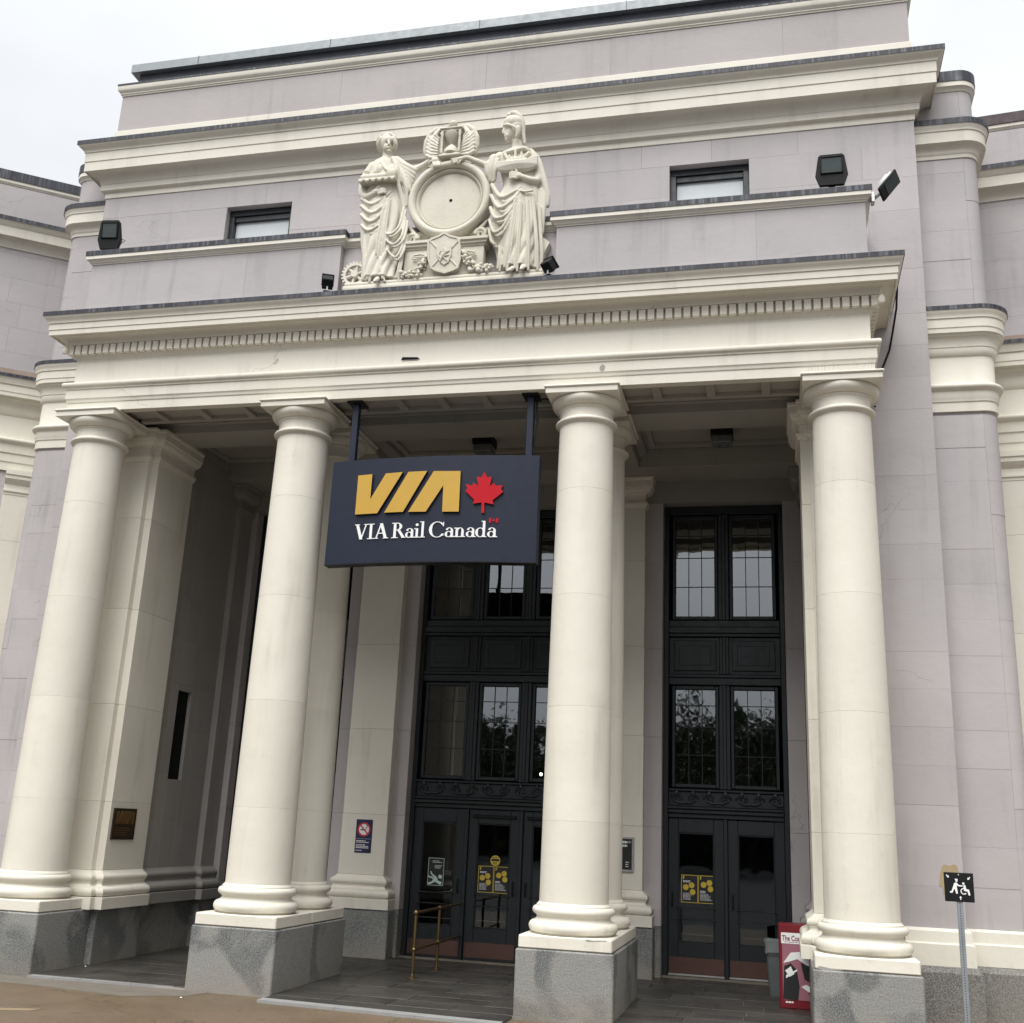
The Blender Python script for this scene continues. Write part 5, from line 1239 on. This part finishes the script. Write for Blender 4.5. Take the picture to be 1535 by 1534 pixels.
for t_ in (.3, .6): q.prism([(a.x+L_*t_-.05, a.z+.10), (a.x+L_*t_+.06, a.z+.12), (a.x+L_*t_, a.z+.24)], .05, .07)
remesh(q, 'ship_model', .007, 1)

# -- clock surround
CC = (.015, 10.41)
q = M()
prf = [(0, .33), (.455, .33), (.455, .20), (.462, .19), (.47, .19), (.478, .175), (.486, .165), (.496, .165), (.50, .17)]
prf = [(0, .36), (.60, .36), (.605, .355), (.605, .24), (.60, .225)]+[(.548+.055*math.cos(R(a)), .185-.055*math.sin(R(a))) for a in range(0, 181, 18)]
prf += [(.492, .20), (.478, .205), (.474, .19), (.462, .185), (.452, .20), (.448, .235), (.44, .245), (0, .245)]
ring_o = sobj(q.lathe(prf, 96, CC, 'y'), 'clock_surround')
sobj(M().lathe([(0, .246), (.43, .246), (.43, .238), (.42, .236), (0, .236)], 96, CC, 'y'), 'blank_dial', STATUE, ring_o)
sobj(M().lathe([(0, .2361), (.022, .2361), (.024, .233), (.012, .232), (0, .232)], 12, (CC[0]+.01, CC[1]), 'y'), 'spindle_hole', DARK, ring_o)
ring_o.children[0].location = ring_o.children[0].location
# block under the clock
q = M().cbox(-.57, .57, .16, .36, 9.17, 9.64, .008)
bp_ = sobj(q, 'clock_pedestal')
sobj(M().mould([(-.1, 9.62), (.012, 9.62), (.02, 9.645), (.04, 9.655), (.045, 9.69), (.06, 9.70), (.06, 9.74), (-.1, 9.75)], [(-.57, .36), (-.57, .16), (.57, .16), (.57, .36)]), 'pedestal_cap', STATUE, bp_)
for s in (-1, 1):
    q = M(); pts = []
    for k in range(26):
        a = k*.42; r_ = .085*(1-k/30); pts.append((s*(.50-r_*math.cos(a)), .22, 9.83+r_*math.sin(a)))
    q.tube(pts[::-1], [.012+.001*k for k in range(26)], 8).tube([(s*.42, .22, 9.83), (s*.50, .24, 9.95), (s*.57, .26, 10.06)], [.04, .035, .02], 8)
    sobj(q, 'scroll_bracket')
# base slab, gear, anvil-like block
sobj(M().cbox(-1.43, 1.43, .105, .37, 9.03, 9.12, .008).cbox(-1.41, 1.41, .115, .37, 9.1201, 9.172, .008), 'base_slab')
gc = ZP(205, 1010, .25); poly = []
nt_ = 22
for k in range(nt_):
    for da, r_ in ((-.30, .172), (-.22, .20), (.22, .20), (.30, .172)): a = (k+da)*2*math.pi/nt_; poly.append((r_*math.cos(a), r_*math.sin(a)))
zmin = 9.172
q = M(); ro, ri = poly, [(.135*math.cos(2*math.pi*i/88), .135*math.sin(2*math.pi*i/88)) for i in range(88)]
def ringsolid(mm, c, outer, inner, y0, y1):
    n = len(outer); o = len(mm.v)
    for yy in (y0, y1):
        mm.v += [(c[0]+a, yy, c[1]+b_) for a, b_ in outer]; mm.v += [(c[0]+a, yy, c[1]+b_) for a, b_ in inner]
    for i in range(n):
        j = (i+1) % n
        mm.f += [(o+i, o+j, o+n+j, o+n+i), (o+2*n+i, o+3*n+i, o+3*n+j, o+2*n+j), (o+i, o+2*n+i, o+2*n+j, o+j), (o+n+i, o+n+j, o+3*n+j, o+3*n+i)]
gz = 9.172+.19
ringsolid(q, (gc.x, gz), ro, ri, .22, .28)
for k in range(6):
    a = k*math.pi/3+.3; q.tube([(gc.x, .25, gz), (gc.x+.14*math.cos(a), .25, gz+.14*math.sin(a))], .022, 8)
q.lathe([(0, .205), (.05, .205), (.055, .215), (.055, .285), (0, .285)], 20, (gc.x, gz), 'y')
sobj(q, 'gear_wheel')
v_ = [ZP(x, y, .28) for x, y in ((1250, 1005), (1285, 1000), (1292, 930), (1325, 870), (1300, 850), (1275, 835), (1255, 880), (1246, 940))]
sobj(M().prism([(p.x, max(p.z, 9.17)) for p in v_], .22, .34), 'anchor_block')
# shield
sp = [(620, 850), (640, 836), (680, 822), (715, 800), (750, 820), (792, 828), (805, 845), (810, 900), (810, 960), (795, 1008), (760, 1026), (715, 1040), (665, 1026), (635, 1010), (620, 960), (618, 900)]
def sh(pts, Y): return [(p.x, p.z) for p in (ZP(x, y, Y) for x, y in pts)]
cxs, cys = 714, 922
q = M().prism(sh(sp, .10), .09, .17)
sd_ = sobj(q, 'shield')
q = M(); out_ = sh(sp, .10); inn_ = sh([(cxs+(x-cxs)*.90, cys+(y-cys)*.90) for x, y in sp], .10)
ringsolid(q, (0, 0), out_, inn_, .078, .0905); sobj(q, 'shield_rim', STATUE, sd_)
for k, (x0, y0, x1, y1) in enumerate(((632, 850, 680, 900), (796, 848, 748, 900), (638, 1004, 682, 955), (792, 1002, 748, 955))):
    a, b_ = ZP(x0, y0, .09), ZP(x1, y1, .09); sobj(M().tube([(a.x, .090, a.z), (b_.x, .090, b_.z)], .014, 6), 'cross_bar', STATUE, sd_)
sobj(M().prism(sh([(672, 880), (714, 868), (756, 878), (756, 930), (740, 972), (714, 990), (690, 974), (672, 930)], .09), .070, .0895), 'inner_shield', STATUE, sd_)
q = M()
for pts in ([(690, 965, .068, 5), (705, 935, .064, 9), (720, 915, .062, 9), (716, 895, .064, 8)], [(720, 915, .062, 6), (742, 905, .066, 4)], [(712, 935, .062, 5), (738, 930, .066, 4)], [(705, 940, .062, 5), (728, 962, .066, 4)], [(695, 955, .066, 4), (682, 930, .066, 4), (692, 905, .066, 4)]): T(q, pts, 8)
remesh(q, 'lion_relief', .006, 1, parent=SG2).parent = sd_
# garlands
for nm, pts in (('garland', [(452, 1040), (500, 1046), (556, 1030), (592, 990), (610, 935)]), ('garland', [(818, 915), (838, 965), (872, 1000), (925, 1010), (985, 1005)])):
    q = M(); rr = random.Random(pts[0][0])
    for i in range(60):
        t = i/59*(len(pts)-1); k = min(int(t), len(pts)-2); u = t-k; x = pts[k][0]+(pts[k+1][0]-pts[k][0])*u; y = pts[k][1]+(pts[k+1][1]-pts[k][1])*u
        w = 15+13*math.sin(math.pi*i/59); p = ZP(x+rr.uniform(-w, w)*.6, y+rr.uniform(-w, w), .12+rr.uniform(-.03, .03)); p.z = max(p.z, 9.19)
        r_ = rr.uniform(.018, .036); q.ball(p, (r_, r_*.9, r_*rr.uniform(.8, 1.2)), 10, 7)
    sobj(q, nm)
    s0 = pts[-1] if nm and pts[0][0] < 700 else pts[0]; sgn = -1 if pts[0][0] < 700 else 1
    sobj(M().tube([ZP(s0[0], s0[1], .13), ZP(s0[0]+sgn*30, s0[1]-8, .12), ZP(s0[0]+sgn*70, s0[1]-2, .13), ZP(s0[0]+sgn*80, s0[1]+18, .13), ZP(s0[0]+sgn*45, s0[1]+22, .13)], [.012, .016, .014, .012, .008], 8), 'ribbon')
# winged hourglass
t0, b0 = ZP(757, 198, .2), ZP(745, 352, .2); cx = .0
q = M().cbox(-.155, .155, .10, .30, 11.05, 11.09, .008).cbox(-.135, .135, .12, .28, 11.09, 11.115, .006).cbox(-.15, .15, .12, .28, 11.47, 11.50, .006).cbox(-.165, .165, .10, .30, 11.50, 11.525, .006)
q.lathe([(.09, 11.525), (.10, 11.54), (.05, 11.57), (.03, 11.58), (.055, 11.61), (.06, 11.64), (.035, 11.67), (.015, 11.685), (0, 11.69)], 20, (0, .2))
q.lathe([(.10, 11.115), (.115, 11.13), (.105, 11.19), (.05, 11.26), (.022, 11.29), (.05, 11.32), (.105, 11.40), (.115, 11.455), (.10, 11.47)], 24, (0, .2))
for xx in (-.13, .13):
    for yy in (.13, .27): q.lathe([(.018, 11.115), (.024, 11.15), (.014, 11.2), (.02, 11.29), (.014, 11.38), (.024, 11.43), (.018, 11.47)], 10, (xx, yy))
hg = sobj(q, 'hourglass')
for s in (-1, 1):
    q = M()
    # leading edge and three tiers of feathers
    q.tube([(s*.10, .19, 11.56), (s*.22, .17, 11.555), (s*.32, .16, 11.47), (s*.375, .16, 11.34), (s*.385, .17, 11.2), (s*.36, .18, 11.07)], [.022, .036, .042, .04, .034, .016], 10)
    for k in range(9):
        t = k/8; a = (s*(.19+.16*math.sin(t*2.2)), .165, 11.53-.36*t); e = (s*(.175+.02*t), .14, 11.36-.30*t)
        mid = (s*(.24+.06*math.sin(t*3)), .14, 11.42-.34*t)
        q.tube([a, mid, e], [.034, .036, .014], 8)
    for k in range(6):
        t = k/5; q.tube([(s*(.33+.03*t), .15, 11.42-.30*t), (s*(.27), .125, 11.33-.28*t), (s*(.18-.02*t), .12, 11.26-.19*t)], [.03, .03, .012], 8)
    q.ball((s*.27, .20, 11.29), (.13, .045, .26), 14, 10)
    o = remesh(q, 'wing', .0065, 1); o.parent = hg

# ------------------------------------------------------------------ trees across the street (seen only as reflections in the glass)
def tree(x, y, h, seed, label):
    rr = random.Random(seed); t = thing('street_tree', (x, y, -.16), label, 'tree', 'leafy trees across the street')
    tr = M(); tips = []
    tr.tube([(0, 0, 0), (.05, 0, h*.2), (0, .1, h*.42), (.1, 0, h*.7)], [.26, .2, .15, .05], 8)
    for k in range(11):
        a = rr.uniform(0, 6.28); z = h*rr.uniform(.3, .62); l = h*rr.uniform(.2, .36)
        e = (math.cos(a)*l, math.sin(a)*l, z+h*rr.uniform(.08, .3)); tr.tube([(0, 0, z), (e[0]*.5, e[1]*.5, z+(e[2]-z)*.6), e], [.08, .05, .02], 5); tips.append(e)
    tr.obj('trunk', BARK, t)
    vs, fs = [], []
    cl_ = [(rr.gauss(0, h*.19), rr.gauss(0, h*.16), h*rr.uniform(.28, .93)) for _ in range(42)]+tips
    for c in cl_:
        for _ in range(150):
            p = Vector((c[0]+rr.gauss(0, h*.055), c[1]+rr.gauss(0, h*.055), c[2]+rr.gauss(0, h*.045))); s_ = rr.uniform(.10, .2)
            a = Vector((rr.gauss(0, 1), rr.gauss(0, 1), rr.gauss(0, 1))).normalized(); b_ = a.orthogonal().normalized()
            o = len(vs); vs += [tuple(p-a*s_), tuple(p+b_*s_*.5), tuple(p+a*s_), tuple(p-b_*s_*.5)]; fs.append((o, o+1, o+2, o+3))
    me = bpy.data.meshes.new('crown'); me.from_pydata(vs, [], fs); me.materials.append(LEAF); link('crown', me, t)
for i in range(12): tree(-36+i*7.5+random.uniform(-1, 1), -46-random.uniform(0, 5)-(i % 2)*4, random.uniform(9.2, 10.8), 100+i, 'leafy street tree across the road reflected in the windows')

q = M(); rr = random.Random(5); nx = 150
vs, fs = [], []
for i in range(14000):
    x = rr.uniform(-140, 140); hh = 9.5+1.3*math.sin(x*.21)+1.1*math.sin(x*.53+1)+.6*math.sin(x*1.3)
    z = rr.uniform(0, 1)**.8*hh; p = Vector((x, -63+rr.uniform(-2.5, 2.5), z-.2)); s_ = rr.uniform(.35, .8)
    a = Vector((rr.gauss(0, 1), rr.gauss(0, .5), rr.gauss(0, 1))).normalized(); b_ = a.orthogonal().normalized(); o = len(vs)
    vs += [tuple(p-a*s_), tuple(p+b_*s_*.7), tuple(p+a*s_), tuple(p-b_*s_*.7)]; fs.append((o, o+1, o+2, o+3))
for i in range(nx):
    x = -150+i*2; hh = 8.3+1.3*math.sin(x*.21)+1.1*math.sin(x*.53+1); o = len(vs); vs += [(x, -64, -.3), (x+2.1, -64, -.3), (x+2.1, -64, hh), (x, -64, hh), (x, -67, -.3), (x+2.1, -67, -.3), (x+2.1, -66, hh), (x, -66, hh)]; fs += [(o, o+1, o+2, o+3), (o+3, o+2, o+6, o+7), (o+4, o+7, o+6, o+5)]
me = bpy.data.meshes.new('far_wood'); me.from_pydata(vs, [], fs); me.materials.append(LEAF); o = link('far_wood', me); o['kind'] = 'stuff'; o['label'] = 'dark mass of far trees beyond the road'; o['category'] = 'wood'

LMP, t_, b_ = mat('lit_lamp'); b_.inputs['Emission Color'].default_value = (1, .93, .8, 1); b_.inputs['Emission Strength'].default_value = 6
p = PX(811, 1161, 6.2); t = thing('hall_lamp', p, 'small lit lamp inside the hall behind the wide door bay', 'lamp')
M().ball((0, 0, 0), .028, 16, 10).obj('globe', LMP, t); M().tube([(0, 0, .05), (0, 0, 7.39-p.z)], .008, 6).obj('stem', BLACK, t)

for i, (u, v, lb) in enumerate(((128, 1449, 'tiny white paper scrap on the paving near the end pedestal'), (52, 1461, 'tiny white scrap against the foot of the end pedestal'), (271, 1496, 'tiny white scrap on the brown pavement before the kerb'))):
    p = PX(u, v, 0); d_ = (p-CAM); p = CAM+d_*((-.0 if i == 0 else -.03)-CAM.z)/d_.z if abs(d_.z) > 1e-6 else p
    q = M(); rr = random.Random(i); k = 7; o_ = [(.014*rr.uniform(.6, 1.2)*math.cos(6.283*j/k), .011*rr.uniform(.6, 1.2)*math.sin(6.283*j/k)) for j in range(k)]
    q.v = [(a, b_, .002) for a, b_ in o_]+[(a*.7, b_*.7, .006+rr.uniform(0, .004)) for a, b_ in o_]; q.f = [tuple(range(k)), tuple(range(2*k-1, k-1, -1))]+[(j, (j+1) % k, (j+1) % k+k, j+k) for j in range(k)]
    o = q.obj('paper_scrap', WHITE, None, 0); o.location = p; tag(o, lb, 'litter')

z3 = lambda x, y: (740+x*.16287, 1334+y*.16287)
chip([z3(*q) for q in ((842, 466), (862, 457), (910, 468), (960, 466), (1040, 468), (1040, 474), (930, 478), (870, 480))], .024, MORTAR, 'plaster_chip', B, .002)
z4 = lambda x, y: (1180+x*.16287, 1334+y*.16287)
chip([z4(*q) for q in ((262, 722), (300, 700), (420, 728), (520, 735), (500, 744), (330, 738))], .024, MORTAR, 'plaster_chip', B, .002)
